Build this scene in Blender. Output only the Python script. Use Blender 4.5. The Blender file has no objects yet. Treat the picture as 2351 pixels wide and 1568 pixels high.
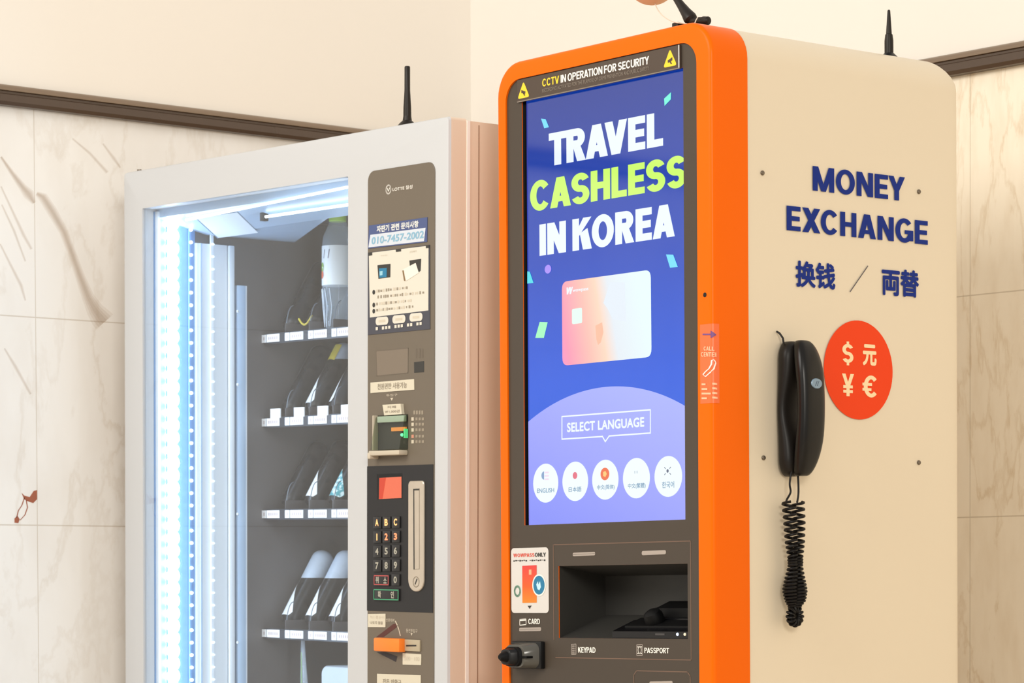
import bpy, bmesh, math, random
import numpy as np
from mathutils import Matrix, Vector

random.seed(7)
sc = bpy.context.scene
COL = sc.collection
R_ = math.radians

# ----------------------------------------------------------------- camera
FPX, PPX, PPY = 6730.95, 1175.5, 1547.98        # focal length and principal point in px of 2351x1568
YAW, PITCH, ROLL = R_(49.397), R_(-1.6804), R_(-0.2286)
CAM = np.array([4.559, -3.805, 1.12])

def _cam_axes():
    F = np.array([-math.sin(YAW), math.cos(YAW), 0.0]); Rr = np.array([math.cos(YAW), math.sin(YAW), 0.0]); U = np.array([0, 0, 1.0])
    F2 = F*math.cos(PITCH) + U*math.sin(PITCH); U2 = U*math.cos(PITCH) - F*math.sin(PITCH)
    R3 = Rr*math.cos(ROLL) + U2*math.sin(ROLL); U3 = U2*math.cos(ROLL) - Rr*math.sin(ROLL)
    return R3, U3, F2
CR, CU, CF = _cam_axes()

cd = bpy.data.cameras.new('camera'); cam = bpy.data.objects.new('camera', cd); COL.objects.link(cam)
cd.sensor_fit = 'HORIZONTAL'; cd.sensor_width = 36.0
cd.lens = FPX/2351*36.0
cd.shift_x = 0.0
cd.shift_y = (PPY-784.0)/2351
cd.clip_start = 0.05
cam.matrix_world = Matrix(((CR[0], CU[0], -CF[0], CAM[0]), (CR[1], CU[1], -CF[1], CAM[1]), (CR[2], CU[2], -CF[2], CAM[2]), (0, 0, 0, 1)))
cd.dof.use_dof = True; cd.dof.focus_distance = 4.3; cd.dof.aperture_fstop = 16.0
sc.camera = cam

# ----------------------------------------------------------------- world, lamps, exposure
def lin(c):
    return tuple(((x/255)/12.92 if x/255 <= .04045 else ((x/255+.055)/1.055)**2.4) for x in c)
w = bpy.data.worlds.new('hall_light'); sc.world = w; w.use_nodes = True
bg = w.node_tree.nodes['Background']; bg.inputs[0].default_value = (1.0, .97, .92, 1); bg.inputs[1].default_value = .61

def area(name, loc, target, sx, sy, power, colr):
    ld = bpy.data.lights.new(name, 'AREA'); ld.shape = 'RECTANGLE'; ld.size = sx; ld.size_y = sy; ld.energy = power; ld.color = colr
    o = bpy.data.objects.new(name, ld); COL.objects.link(o); o.location = loc
    o.rotation_euler = (Vector(target)-Vector(loc)).to_track_quat('-Z', 'Y').to_euler()
    return o
area('ceiling_lamp', (1.3, -4.0, 3.2), (1.2, -1.2, .5), 2.4, 1.6, 84, (1, .965, .90))
area('ceiling_lamp', (8.0, -5.0, 3.3), (1.6, -.5, 1.1), 1.8, 1.4, 190, (1, .95, .86))
sc.view_settings.view_transform = 'Standard'; sc.view_settings.look = 'None'
sc.view_settings.exposure = 0.0; sc.view_settings.gamma = 1.0
try: sc.view_settings.use_curve_mapping = False
except Exception: pass
sc.cycles.max_bounces = 10; sc.cycles.transparent_max_bounces = 16
sc.cycles.sample_clamp_indirect = 6.0

# ----------------------------------------------------------------- pixel -> plane helpers
def ray(u, v):
    return CF + (u-PPX)/FPX*CR - (v-PPY)/FPX*CU
def rotm(ax, ay, az):
    return np.array((Matrix.Rotation(az, 3, 'Z') @ Matrix.Rotation(ay, 3, 'Y') @ Matrix.Rotation(ax, 3, 'X')))
class Frame:
    """a machine's own axes: x to its right, y to its back, z up, origin on the floor at its front right corner"""
    def __init__(s, O, R): s.O = np.array(O, float); s.R = R
    def hit(s, axis, u, v, off=0.0):
        n = s.R[:, axis]; r = ray(u, v); t = (n @ (s.O-CAM) + off)/(n @ r)
        return s.R.T @ (CAM + r*t - s.O)
    def matrix(s):
        m = Matrix([list(s.R[i])+[s.O[i]] for i in range(3)]+[[0, 0, 0, 1]]); return m
    def world(s, p): return s.O + s.R @ np.array(p, float)
def frame_at(u, v, depth=None, plane_y=None, rot=(0, 0, 0)):
    Rm = rotm(*rot); r = ray(u, v)
    t = depth if depth is not None else (plane_y-CAM[1])/r[1]
    P = CAM + r*t
    O = P - Rm[:, 2]*(P[2]/Rm[2, 2])
    return Frame(O, Rm), P
KF_, KP_ = frame_at(1636.5, 1000, depth=4.10, rot=(R_(.0076), R_(-.2248), R_(-1.08)))
VF_, VP_ = frame_at(1028, 900, plane_y=KP_[1]-.004, rot=(R_(.2464), R_(.9244), R_(-.557)))
def kf(u, v, y=0.0): return KF_.hit(1, u, v, y)
def ks(u, v, x=0.0): return KF_.hit(0, u, v, x)
def vf(u, v, y=0.0): return VF_.hit(1, u, v, y)
def vs(u, v, x=0.0): return VF_.hit(0, u, v, x)
def crop(x0, y0, s): return lambda a, b: (x0+a/s, y0+b/s)

# ----------------------------------------------------------------- materials
MATS = {}
def mat(name, c=(200, 200, 200), rough=.5, metal=0.0, spec=.5, emit=None, estr=1.0, alpha=1.0, coat=0.0, noise=0.0, nscale=30):
    if name in MATS: return MATS[name]
    m = bpy.data.materials.new(name); m.use_nodes = True; nt = m.node_tree; b = nt.nodes['Principled BSDF']
    c4 = (*lin(c), 1)
    b.inputs['Base Color'].default_value = c4; b.inputs['Roughness'].default_value = rough; b.inputs['Metallic'].default_value = metal
    b.inputs['Specular IOR Level'].default_value = spec; b.inputs['Alpha'].default_value = alpha
    b.inputs['Coat Weight'].default_value = coat; b.inputs['Coat Roughness'].default_value = .08
    if emit is not None:
        b.inputs['Emission Color'].default_value = (*lin(emit), 1); b.inputs['Emission Strength'].default_value = estr
    tc = nt.nodes.new('ShaderNodeTexCoord'); nz = nt.nodes.new('ShaderNodeTexNoise'); nz.inputs['Scale'].default_value = nscale; nz.inputs['Detail'].default_value = 4
    nt.links.new(tc.outputs['Object'], nz.inputs['Vector'])
    if emit is None:
        mr = nt.nodes.new('ShaderNodeMapRange'); mr.inputs['To Min'].default_value = max(0, rough-.04); mr.inputs['To Max'].default_value = min(1, rough+.04)
        nt.links.new(nz.outputs['Fac'], mr.inputs['Value']); nt.links.new(mr.outputs[0], b.inputs['Roughness'])
    if noise:
        mx = nt.nodes.new('ShaderNodeMix'); mx.data_type = 'RGBA'; mx.inputs['A'].default_value = tuple(x*(1-noise) for x in c4[:3])+(1,); mx.inputs['B'].default_value = tuple(min(1, x*(1+noise)) for x in c4[:3])+(1,)
        nt.links.new(nz.outputs['Fac'], mx.inputs['Factor']); nt.links.new(mx.outputs['Result'], b.inputs['Base Color'])
    MATS[name] = m; return m
def scr(name, c, s=1.0):
    """a lit colour on a glossy screen"""
    return mat('screen_'+name, (4, 4, 6), rough=.06, spec=.8, emit=c, estr=s)
def grad(name, axis, a, b, stops, on='emit'):
    """artwork colour that runs along an object axis (printed / displayed artwork only)"""
    m = mat(name, (4, 4, 6), rough=.06, spec=.8, emit=(0, 0, 0)); nt = m.node_tree; bs = nt.nodes['Principled BSDF']
    tc = nt.nodes.new('ShaderNodeTexCoord'); dp = nt.nodes.new('ShaderNodeVectorMath'); dp.operation = 'DOT_PRODUCT'; dp.inputs[1].default_value = axis
    mr = nt.nodes.new('ShaderNodeMapRange'); mr.inputs['From Min'].default_value = a; mr.inputs['From Max'].default_value = b
    rp = nt.nodes.new('ShaderNodeValToRGB'); e = rp.color_ramp.elements
    while len(e) < len(stops): e.new(.5)
    for k, (p, c) in enumerate(stops): e[k].position = p; e[k].color = (*lin(c), 1)
    nt.links.new(tc.outputs['Object'], dp.inputs[0]); nt.links.new(dp.outputs['Value'], mr.inputs['Value']); nt.links.new(mr.outputs[0], rp.inputs[0])
    nt.links.new(rp.outputs[0], bs.inputs['Emission Color' if on == 'emit' else 'Base Color'])
    bs.inputs['Emission Strength'].default_value = 1.0 if on == 'emit' else 0.0
    if on != 'emit': bs.inputs['Specular IOR Level'].default_value = .4; bs.inputs['Roughness'].default_value = .35
    return m
def glass(name, tint=(1, 1, 1), ior=1.5, rough=.01):
    m = bpy.data.materials.new(name); m.use_nodes = True; nt = m.node_tree; nt.nodes.clear()
    o = nt.nodes.new('ShaderNodeOutputMaterial'); mx = nt.nodes.new('ShaderNodeMixShader'); fr = nt.nodes.new('ShaderNodeFresnel'); fr.inputs[0].default_value = ior
    ge = nt.nodes.new('ShaderNodeNewGeometry'); mr = nt.nodes.new('ShaderNodeMapRange'); mr.inputs['To Min'].default_value = ior; mr.inputs['To Max'].default_value = 1/ior
    nt.links.new(ge.outputs['Backfacing'], mr.inputs['Value']); nt.links.new(mr.outputs[0], fr.inputs[0])
    t = nt.nodes.new('ShaderNodeBsdfTransparent'); t.inputs[0].default_value = (*tint, 1); g = nt.nodes.new('ShaderNodeBsdfGlossy'); g.inputs['Roughness'].default_value = rough
    nt.links.new(fr.outputs[0], mx.inputs[0]); nt.links.new(t.outputs[0], mx.inputs[1]); nt.links.new(g.outputs[0], mx.inputs[2]); nt.links.new(mx.outputs[0], o.inputs[0])
    return m

# ----------------------------------------------------------------- mesh builder
def rrect(x0, x1, z0, z1, rt, rb=None, n=8):
    rb = rt if rb is None else rb
    out = []
    for cx, cz, r, a0 in ((x1-rt, z1-rt, rt, 0), (x0+rt, z1-rt, rt, 90), (x0+rb, z0+rb, rb, 180), (x1-rb, z0+rb, rb, 270)):
        for k in range(n+1):
            a = R_(a0+90*k/n); out.append((cx+r*math.cos(a), cz+r*math.sin(a)))
    return out
def round_poly(pts, r, n=5):
    out = []; N = len(pts); pts = [np.array(p, float) for p in pts]
    for i in range(N):
        p, a, b = pts[i], pts[i-1], pts[(i+1) % N]
        da = (a-p)/np.linalg.norm(a-p); db = (b-p)/np.linalg.norm(b-p)
        s, e = p+da*r, p+db*r
        for k in range(n+1):
            t = k/n; out.append((1-t)**2*s+2*t*(1-t)*p+t*t*e)
    return out
def ell(cx, cz, rx, rz, n=32, a0=0, a1=360):
    full = abs(a1-a0) >= 360
    return [(cx+rx*math.cos(R_(a0+(a1-a0)*k/n)), cz+rz*math.sin(R_(a0+(a1-a0)*k/n))) for k in range(n if full else n+1)]
class MB:
    def __init__(s): s.v = []; s.f = []; s.m = []; s.mats = []; s.sm = []
    def mi(s, m):
        if m not in s.mats: s.mats.append(m)
        return s.mats.index(m)
    def add(s, vs_, fs, m, smooth=False):
        o = len(s.v); s.v += [tuple(float(c) for c in p) for p in vs_]; k = s.mi(m)
        for f in fs: s.f.append(tuple(i+o for i in f)); s.m.append(k); s.sm.append(smooth)
    def poly(s, pts, m): s.add(pts, [tuple(range(len(pts)))], m)
    def fpoly(s, pts2, y, m): s.poly([(p[0], y, p[1]) for p in pts2], m)          # facing the front (-y)
    def spoly(s, pts2, x, m): s.poly([(x, p[0], p[1]) for p in pts2], m)          # facing right (+x)
    def box(s, x0, x1, y0, y1, z0, z1, m, bev=0.0, seg=2):
        if bev <= 0:
            V = [(x, y, z) for x in (x0, x1) for y in (y0, y1) for z in (z0, z1)]
            s.add(V, [(0, 1, 3, 2), (4, 6, 7, 5), (0, 4, 5, 1), (2, 3, 7, 6), (0, 2, 6, 4), (1, 5, 7, 3)], m); return
        bm = bmesh.new(); bmesh.ops.create_cube(bm, size=1)
        for q in bm.verts: q.co = ((x0+x1)/2+q.co.x*(x1-x0), (y0+y1)/2+q.co.y*(y1-y0), (z0+z1)/2+q.co.z*(z1-z0))
        bmesh.ops.bevel(bm, geom=bm.edges[:]+bm.verts[:], offset=bev, segments=seg, profile=.5, affect='EDGES')
        s.from_bm(bm, m, True)
    def from_bm(s, bm, m, smooth=False):
        bm.verts.index_update(); s.add([q.co for q in bm.verts], [[q.index for q in f.verts] for f in bm.faces], m, smooth); bm.free()
    def loft(s, rings, m, cap0=True, cap1=True, smooth=False):
        n = len(rings[0]); V = [p for r in rings for p in r]; F = []
        for i in range(len(rings)-1):
            for k in range(n):
                a, b = i*n+k, i*n+(k+1) % n; F.append((a, b, b+n, a+n))
        if cap0: F.append(tuple(range(n))[::-1])
        if cap1: F.append(tuple((len(rings)-1)*n+k for k in range(n)))
        s.add(V, F, m, smooth)
    def prism(s, pts2, y0, y1, m):
        s.loft([[(p[0], y1, p[1]) for p in pts2], [(p[0], y0, p[1]) for p in pts2]], m)
    def tube(s, path, r, m, n=8, caps=True):
        P = [np.array(p, float) for p in path]; rings = []; up = np.array([0.13, .27, .95])
        T0 = P[1]-P[0]; T0 /= np.linalg.norm(T0)
        nrm = np.cross(T0, up); nrm /= np.linalg.norm(nrm)
        for i, p in enumerate(P):
            T = P[min(i+1, len(P)-1)]-P[max(i-1, 0)]; T /= np.linalg.norm(T)
            nrm = nrm-T*(nrm @ T); nrm /= np.linalg.norm(nrm); bi = np.cross(T, nrm)
            rr = r[i] if hasattr(r, '__len__') else r
            rings.append([p+rr*(math.cos(2*math.pi*k/n)*nrm+math.sin(2*math.pi*k/n)*bi) for k in range(n)])
        s.loft(rings, m, caps, caps, True)
    def lathe(s, prof, c, ax, m, n=24):
        """prof: (radius, height) along unit axis ax from c"""
        ax = np.array(ax, float); ax /= np.linalg.norm(ax); t = np.array([1, 0, 0]) if abs(ax[0]) < .9 else np.array([0, 1, 0])
        a = np.cross(ax, t); a /= np.linalg.norm(a); b = np.cross(ax, a); c = np.array(c, float)
        s.loft([[c+ax*h+max(r, 1e-5)*(math.cos(2*math.pi*k/n)*a+math.sin(2*math.pi*k/n)*b) for k in range(n)] for r, h in prof], m, True, True, True)
    def stroke(s, pts2, t, y, m, closed=False, side=False):
        P = [np.array(p, float) for p in pts2]; N = len(P)
        for i in range(N if closed else N-1):
            a, b = P[i], P[(i+1) % N]; d = b-a; L = np.linalg.norm(d)
            if L < 1e-9: continue
            d /= L; nn = np.array([-d[1], d[0]])*t/2; e = d*t/2
            q = [a-e+nn, b+e+nn, b+e-nn, a-e-nn]
            (s.spoly if side else s.fpoly)(q, y, m)
    def build(s, name, parent=None, label=None, bevel=0, loc=None):
        me = bpy.data.meshes.new(name); me.from_pydata(s.v, [], s.f); me.validate()
        for m in s.mats: me.materials.append(m)
        for p, k, q in zip(me.polygons, s.m, s.sm): p.material_index = k; p.use_smooth = q
        me.update()
        o = bpy.data.objects.new(name, me); COL.objects.link(o)
        if parent: o.parent = parent
        if label: o['label'] = label
        if any(s.sm):
            try: me.set_sharp_from_angle(angle=R_(38))
            except Exception: pass
        return o
def thing(name, label, cat, M=None, group=None):
    o = bpy.data.objects.new(name, None); COL.objects.link(o); o.empty_display_size = .1
    if M is not None: o.matrix_world = M
    o['label'] = label; o['category'] = cat
    if group: o['group'] = group
    return o
def tag(o, label, cat, group=None):
    o['label'] = label; o['category'] = cat
    if group: o['group'] = group
    return o
def structure(o): o['kind'] = 'structure'; return o

# ----------------------------------------------------------------- lettering
_TC = {}
def font_mesh(s, space=1.0):
    if (s, space) in _TC: return _TC[(s, space)]
    c = bpy.data.curves.new('letters', 'FONT'); c.body = s; c.size = 1; c.space_character = space; c.resolution_u = 4
    o = bpy.data.objects.new('letters', c); COL.objects.link(o)
    dg = bpy.context.evaluated_depsgraph_get(); dg.update()
    me = bpy.data.meshes.new_from_object(o.evaluated_get(dg))
    V = [(q.co.x, q.co.y) for q in me.vertices]; F = [tuple(p.vertices) for p in me.polygons]
    bpy.data.objects.remove(o); bpy.data.curves.remove(c); bpy.data.meshes.remove(me)
    _TC[(s, space)] = (V, F); return V, F
def font_text(s, bold=0.0, space=1.0):
    V, F = font_mesh(s, space)
    if bold <= 0: return [(V, F)]
    out = [(V, F)]
    for k in range(8): out.append(([(x+bold*math.cos(k*math.pi/4), y+bold*math.sin(k*math.pi/4)) for x, y in V], F))
    return out
def glyph(ch, t):
    """heavy sign lettering built from bars, diagonals and arcs; cap height 1"""
    h = t*.86; P = []
    def bar(a, b, c, d): P.append([[(a, b), (c, b), (c, d), (a, d)]])
    def quad(*q): P.append([list(q)])
    def arc(cx, cy, rx, ry, a0, a1):
        n = max(6, int(abs(a1-a0)/9)); pr = None; G = []; P.append(G)
        for k in range(n+1):
            a = R_(a0+(a1-a0)*k/n); o = (cx+rx*math.cos(a), cy+ry*math.sin(a)); i = (cx+(rx-t)*math.cos(a), cy+(ry-h)*math.sin(a))
            if pr: G.append([pr[0], o, i, pr[1]])
            pr = (o, i)
    d = t*1.1
    if ch in 'EFLTHI':
        w = {'E': .6, 'F': .57, 'L': .56, 'T': .66, 'H': .72, 'I': t}[ch]
        if ch == 'T': bar(w/2-t/2, 0, w/2+t/2, 1-h)
        else: bar(0, 0, t, 1)
        if ch in 'EFT': bar(t if ch != 'T' else 0, 1-h, w, 1)
        if ch in 'EF': bar(t, .5-h*.5, w*.94, .5+h*.5)
        if ch in 'EL': bar(t, 0, w, h)
        if ch == 'H': bar(w-t, 0, w, 1); bar(t, .5-h/2, w-t, .5+h/2)
    elif ch == 'N': w = .74; bar(0, 0, t, 1); bar(w-t, 0, w, 1); quad((0, 1), (d, 1), (w, 0), (w-d, 0))
    elif ch == 'M': w = .94; bar(0, 0, t, 1); bar(w-t, 0, w, 1); quad((0, 1), (d, 1), (w/2+d*.42, 0), (w/2-d*.42, 0)); quad((w, 1), (w-d, 1), (w/2-d*.42, 0), (w/2+d*.42, 0))
    elif ch in 'AV':
        w = .8; Q = [[(0, 0), (d, 0), (w/2-d*.55+d, 1), (w/2-d*.55, 1)], [(w, 0), (w-d, 0), (w/2+d*.55-d, 1), (w/2+d*.55, 1)]]
        if ch == 'A': Q.append([(w*.2, .19), (w*.8, .19), (w*.72, .19+h*.85), (w*.28, .19+h*.85)])
        else: Q = [[(x, 1-y) for x, y in q] for q in Q]
        P += [[q] for q in Q]
    elif ch == 'W':
        w = 1.12; e = d*.9
        for o in (0, w/2-e*.25): quad((o, 1), (o+e, 1), (o+w*.25+e*.5, 0), (o+w*.25-e*.4, 0)); quad((o+w*.5+e*.25, 1), (o+w*.5-e*.6, 1), (o+w*.25-e*.4, 0), (o+w*.25+e*.5, 0))
        w = w+e*.0
    elif ch == 'Y': w = .76; bar(w/2-t/2, 0, w/2+t/2, .46); quad((0, 1), (d, 1), (w/2+t/2, .4), (w/2-t/2, .4)); quad((w, 1), (w-d, 1), (w/2-t/2, .4), (w/2+t/2, .4))
    elif ch == 'X': w = .78; quad((0, 0), (d*1.1, 0), (w, 1), (w-d*1.1, 1)); quad((0, 1), (d*1.1, 1), (w, 0), (w-d*1.1, 0))
    elif ch == 'K': w = .75; bar(0, 0, t, 1); quad((t*.7, .36), (t*.7, .36+d*.95), (w-d*1.15, 1), (w-.01, 1)); quad((t*1.1, .52), (t*1.1+d*1.05, .66), (w, 0), (w-d*1.2, 0))
    elif ch == 'O': w = .84; arc(w/2, .5, w/2, .515, 0, 360)
    elif ch == 'C': w = .78; arc(w/2+.01, .5, w/2+.01, .515, 38, 322)
    elif ch == 'G': w = .82; arc(w/2, .5, w/2, .515, 40, 338); bar(w*.52, .36, w, .36+h*.85); bar(w-t*.9, .08, w, .4)
    elif ch == 'D': w = .76; bar(0, 0, t, 1); bar(t, 0, w-.4, h); bar(t, 1-h, w-.4, 1); arc(w-.42, .5, .42, .5, -90, 90)
    elif ch in 'PR':
        w = .68; r = .29; bar(0, 0, t, 1); bar(t, 1-h, w-r, 1); bar(t, 1-2*r, w-r, 1-2*r+h); arc(w-r, 1-r, r, r, -90, 90)
        if ch == 'R': w2 = w+.03; quad((w*.36, .46), (w*.36+d*.95, .46), (w2, 0), (w2-d*1.12, 0)); w = w2
    elif ch == 'S': w = .68; ry = (1.03+h)/4; arc(w/2, 1.015-ry, w/2, ry, 22, 270); arc(w/2, ry-.015, w/2, ry, 202, 450)
    elif ch == 'U': w = .74; bar(0, .34, t, 1); bar(w-t, .34, w, 1); arc(w/2, .35, w/2, .365, 180, 360)
    elif ch == '$': w = .66; ry = (1+h)/4; arc(w/2, 1-ry, w/2, ry, 22, 270); arc(w/2, ry, w/2, ry, 202, 450); bar(w/2-t*.36, -.13, w/2+t*.36, .08); bar(w/2-t*.36, .92, w/2+t*.36, 1.13)
    elif ch == '¥':
        w = .78; bar(w/2-t/2, 0, w/2+t/2, .5); quad((0, 1), (d, 1), (w/2+t/2, .4), (w/2-t/2, .4)); quad((w, 1), (w-d, 1), (w/2-t/2, .4), (w/2+t/2, .4))
        bar(.08, .36, w-.08, .36+t*.62); bar(.08, .15, w-.08, .15+t*.62)
    elif ch == '€': w = .8; arc(w/2+.05, .5, w/2, .51, 42, 318); bar(-.02, .53, w*.62, .53+t*.62); bar(-.02, .53-t*1.15, w*.58, .53-t*.53)
    else: w = .3
    return w, P
KERN = {'AV': -.17, 'VE': -.02, 'RA': -.06, 'TR': -.06, 'KO': -.05, 'EA': -.02, 'CA': -.05, 'AS': -.03, 'PA': -.1, 'AT': -.12, 'LA': .0, 'TY': -.1, 'LY': -.1, 'YP': -.08, 'EY': -.06, 'XC': -.05, 'TV': -.02}
def sign_text(s, t=.2, gap=.07, space=.3):
    x = 0; L = {}
    for i, ch in enumerate(s):
        if ch == ' ': x += space; continue
        w_, P = glyph(ch, t)
        for k, G in enumerate(P):
            V, F = L.setdefault(k, ([], []))
            for q in G:
                o = len(V); V += [(x+a, b) for a, b in q]; F.append(tuple(range(o, o+len(q))))
        x += w_+gap+KERN.get(s[i:i+2], 0)
    return list(L.values())
def put(mb, layers, box, d, m, side=False, slant=0.0):
    """fit lettering into box (a0,b0,a1,b1) on a plane; d is the plane's offset, side=True for the right-hand face"""
    xs = [p[0] for V, F in layers for p in V]; ys = [p[1] for V, F in layers for p in V]
    x0, x1, y0, y1 = min(xs), max(xs), min(ys), max(ys); a0, b0, a1, b1 = box
    e = 0
    for V, F in layers:
        W = []
        for x, y in V:
            a = a0+(x-x0)/(x1-x0)*(a1-a0); b = b0+(y-y0)/(y1-y0)*(b1-b0); a += slant*(b-b0)
            W.append((d+e, a, b) if side else (a, d-e, b))
        mb.add(W, F, m); e += 1.2e-5
def kbox(l, r, y=0.0):
    p, q = kf(*l, y), kf(*r, y); return (p[0], p[2], q[0], q[2])
def sbox(l, r, x=0.0):
    p, q = ks(*l, x), ks(*r, x); return (p[1], p[2], q[1], q[2])
def vbox(l, r, y=0.0):
    p, q = vf(*l, y), vf(*r, y); return (p[0], p[2], q[0], q[2])
def k2(pts, cr, y=0.0): return [(kf(*cr(a, b), y)[0], kf(*cr(a, b), y)[2]) for a, b in pts]
def v2(pts, cr, y=0.0): return [(vf(*cr(a, b), y)[0], vf(*cr(a, b), y)[2]) for a, b in pts]

# ================================================================= the room
def wall_hit(axis, u, v, off=0.0):
    r = ray(u, v); t = (off-CAM[axis])/r[axis]; return CAM + r*t
ZT, ZB = wall_hit(0, 400, 243.7)[2], wall_hit(0, 400, 290.6)[2]; TZ = wall_hit(0, 282, 742)[2]; TH = TZ-wall_hit(0, 140, 1206.6)[2]; JY = wall_hit(0, 82, 760)[1]; JX = wall_hit(1, 2227, 1400)[0]
def paint(name, c):
    return mat(name, c, rough=.75, spec=.25, noise=.012, nscale=3)
def marble(name, base, vein, axis, joint, width):
    m = bpy.data.materials.new(name); m.use_nodes = True; nt = m.node_tree; b = nt.nodes['Principled BSDF']; L = nt.links.new
    tc = nt.nodes.new('ShaderNodeTexCoord'); N = nt.nodes.new
    mp = N('ShaderNodeMapping'); mp.inputs['Rotation'].default_value = (R_(-32), 0, 0) if axis == 'Y' else (0, R_(-8), 0); mp.inputs['Scale'].default_value = (1, 2.2, .9) if axis == 'Y' else (4.2, 1, 1.1)
    L(tc.outputs['Object'], mp.inputs['Vector'])
    n1 = N('ShaderNodeTexNoise'); n1.inputs['Scale'].default_value = 1.7; n1.inputs['Detail'].default_value = 9; n1.inputs['Roughness'].default_value = .6; n1.inputs['Distortion'].default_value = .25
    L(mp.outputs[0], n1.inputs['Vector'])
    s1 = N('ShaderNodeMath'); s1.operation = 'SUBTRACT'; s1.inputs[1].default_value = .5; L(n1.outputs['Fac'], s1.inputs[0])
    a1 = N('ShaderNodeMath'); a1.operation = 'ABSOLUTE'; L(s1.outputs[0], a1.inputs[0])
    v1 = N('ShaderNodeMapRange'); v1.inputs['From Min'].default_value = 0; v1.inputs['From Max'].default_value = .02; v1.inputs['To Min'].default_value = .6; v1.inputs['To Max'].default_value = 0; L(a1.outputs[0], v1.inputs['Value'])
    n2 = N('ShaderNodeTexNoise'); n2.inputs['Scale'].default_value = 4.0 if axis == 'Y' else 9; n2.inputs['Detail'].default_value = 5; L(mp.outputs[0], n2.inputs['Vector'])
    v2_ = N('ShaderNodeMapRange'); v2_.inputs['From Min'].default_value = .45; v2_.inputs['From Max'].default_value = .8; v2_.inputs['To Max'].default_value = .4 if axis == 'Y' else .25; L(n2.outputs['Fac'], v2_.inputs['Value'])
    ml = N('ShaderNodeMath'); ml.operation = 'MULTIPLY'; L(v1.outputs[0], ml.inputs[0]); L(n2.outputs['Fac'], ml.inputs[1])
    ad = N('ShaderNodeMath'); ad.operation = 'ADD'; ad.use_clamp = True; L(ml.outputs[0], ad.inputs[0]); L(v2_.outputs[0], ad.inputs[1])
    mx = N('ShaderNodeMix'); mx.data_type = 'RGBA'; mx.inputs['A'].default_value = (*lin(base), 1); mx.inputs['B'].default_value = (*lin(vein), 1); L(ad.outputs[0], mx.inputs['Factor'])
    sp = N('ShaderNodeSeparateXYZ'); L(tc.outputs['Object'], sp.inputs[0])
    def line(out, off, per, hw):
        a = N('ShaderNodeMath'); a.operation = 'SUBTRACT'; a.inputs[1].default_value = off-per/2; L(out, a.inputs[0])
        p = N('ShaderNodeMath'); p.operation = 'FLOORED_MODULO'; p.inputs[1].default_value = per; L(a.outputs[0], p.inputs[0])
        s = N('ShaderNodeMath'); s.operation = 'SUBTRACT'; s.inputs[1].default_value = per/2; L(p.outputs[0], s.inputs[0])
        q = N('ShaderNodeMath'); q.operation = 'ABSOLUTE'; L(s.outputs[0], q.inputs[0])
        g = N('ShaderNodeMath'); g.operation = 'LESS_THAN'; g.inputs[1].default_value = hw; L(q.outputs[0], g.inputs[0]); return g.outputs[0]
    mxm = N('ShaderNodeMath'); mxm.operation = 'MAXIMUM'; L(line(sp.outputs[2], TZ, TH, .0011), mxm.inputs[0]); L(line(sp.outputs['XYZ'.index(axis)], joint, width, .0008), mxm.inputs[1])
    sc_ = N('ShaderNodeMath'); sc_.operation = 'MULTIPLY'; sc_.inputs[1].default_value = .5; L(mxm.outputs[0], sc_.inputs[0])
    m2 = N('ShaderNodeMix'); m2.data_type = 'RGBA'; m2.inputs['B'].default_value = (*lin((176, 160, 138)), 1); L(mx.outputs['Result'], m2.inputs['A']); L(sc_.outputs[0], m2.inputs['Factor'])
    L(m2.outputs['Result'], b.inputs['Base Color']); b.inputs['Roughness'].default_value = .32; b.inputs['Specular IOR Level'].default_value = .35
    return m
M_up = paint('cream_paint', (238, 232, 223))
M_ml = marble('left_marble', (241, 240, 238), (216, 208, 198), 'Y', JY, .62)
M_mb = marble('rear_marble', (249, 239, 220), (208, 182, 144), 'X', JX, .62)
M_rust = mat('rust_vein', (168, 92, 62), rough=.5, alpha=.85, noise=.3, nscale=70)
M_trim = mat('dark_brown_trim', (74, 57, 44), rough=.28, spec=.6, noise=.08, nscale=8)
M_floor = mat('pale_floor_tile', (214, 200, 180), rough=.3, noise=.05)
def prof_x(y0, y1, pts, m):                       # profile in (x, z) run along y
    b = MB(); b.loft([[(p[0], y0, p[1]) for p in pts], [(p[0], y1, p[1]) for p in pts]], m, True, True, True); return b
w_ = MB()
w_.box(-.12, 0, -6.5, .12, 0, ZB+.02, M_ml); w_.box(-.12, 0, -6.5, .12, ZB+.02, 3.3, M_up)
def lpt(u, v, d=.0004): p = wall_hit(0, u, v); return (d, p[1], p[2])
# brown veins sweeping down the marble: nested translucent strips so the edges stay soft
M_vn = mat('brown_vein', (192, 166, 140), rough=.4, spec=.2, alpha=.105, noise=.15, nscale=30)
def vein(path, lift):
    for k, f in enumerate((2.0, 1.45, .95, .5) if max(q[2] for q in path) > 4 else (2.2, 1.1)):
        L_, R2 = [], []
        for i, (u, v, wd) in enumerate(path):
            a, c = path[max(i-1, 0)], path[min(i+1, len(path)-1)]; dx, dy = c[0]-a[0], c[1]-a[1]; n = math.hypot(dx, dy); nx, ny = -dy/n, dx/n
            L_.append(lpt(u+nx*wd*f/2, v+ny*wd*f/2, lift+.0001*k)); R2.append(lpt(u-nx*wd*f/2, v-ny*wd*f/2, lift+.0001*k))
        for i in range(len(path)-1): w_.poly([L_[i], L_[i+1], R2[i+1], R2[i]], M_vn)
vein([(2, 360, 3), (28, 398, 6), (52, 430, 9), (66, 446, 13), (78, 466, 5)], .0003)
vein([(84, 444, 5), (98, 452, 11), (120, 486, 12), (146, 532, 10), (166, 585, 10), (184, 636, 11), (202, 682, 14), (218, 712, 20), (232, 730, 25), (240, 739, 26)], .0003)
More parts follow.
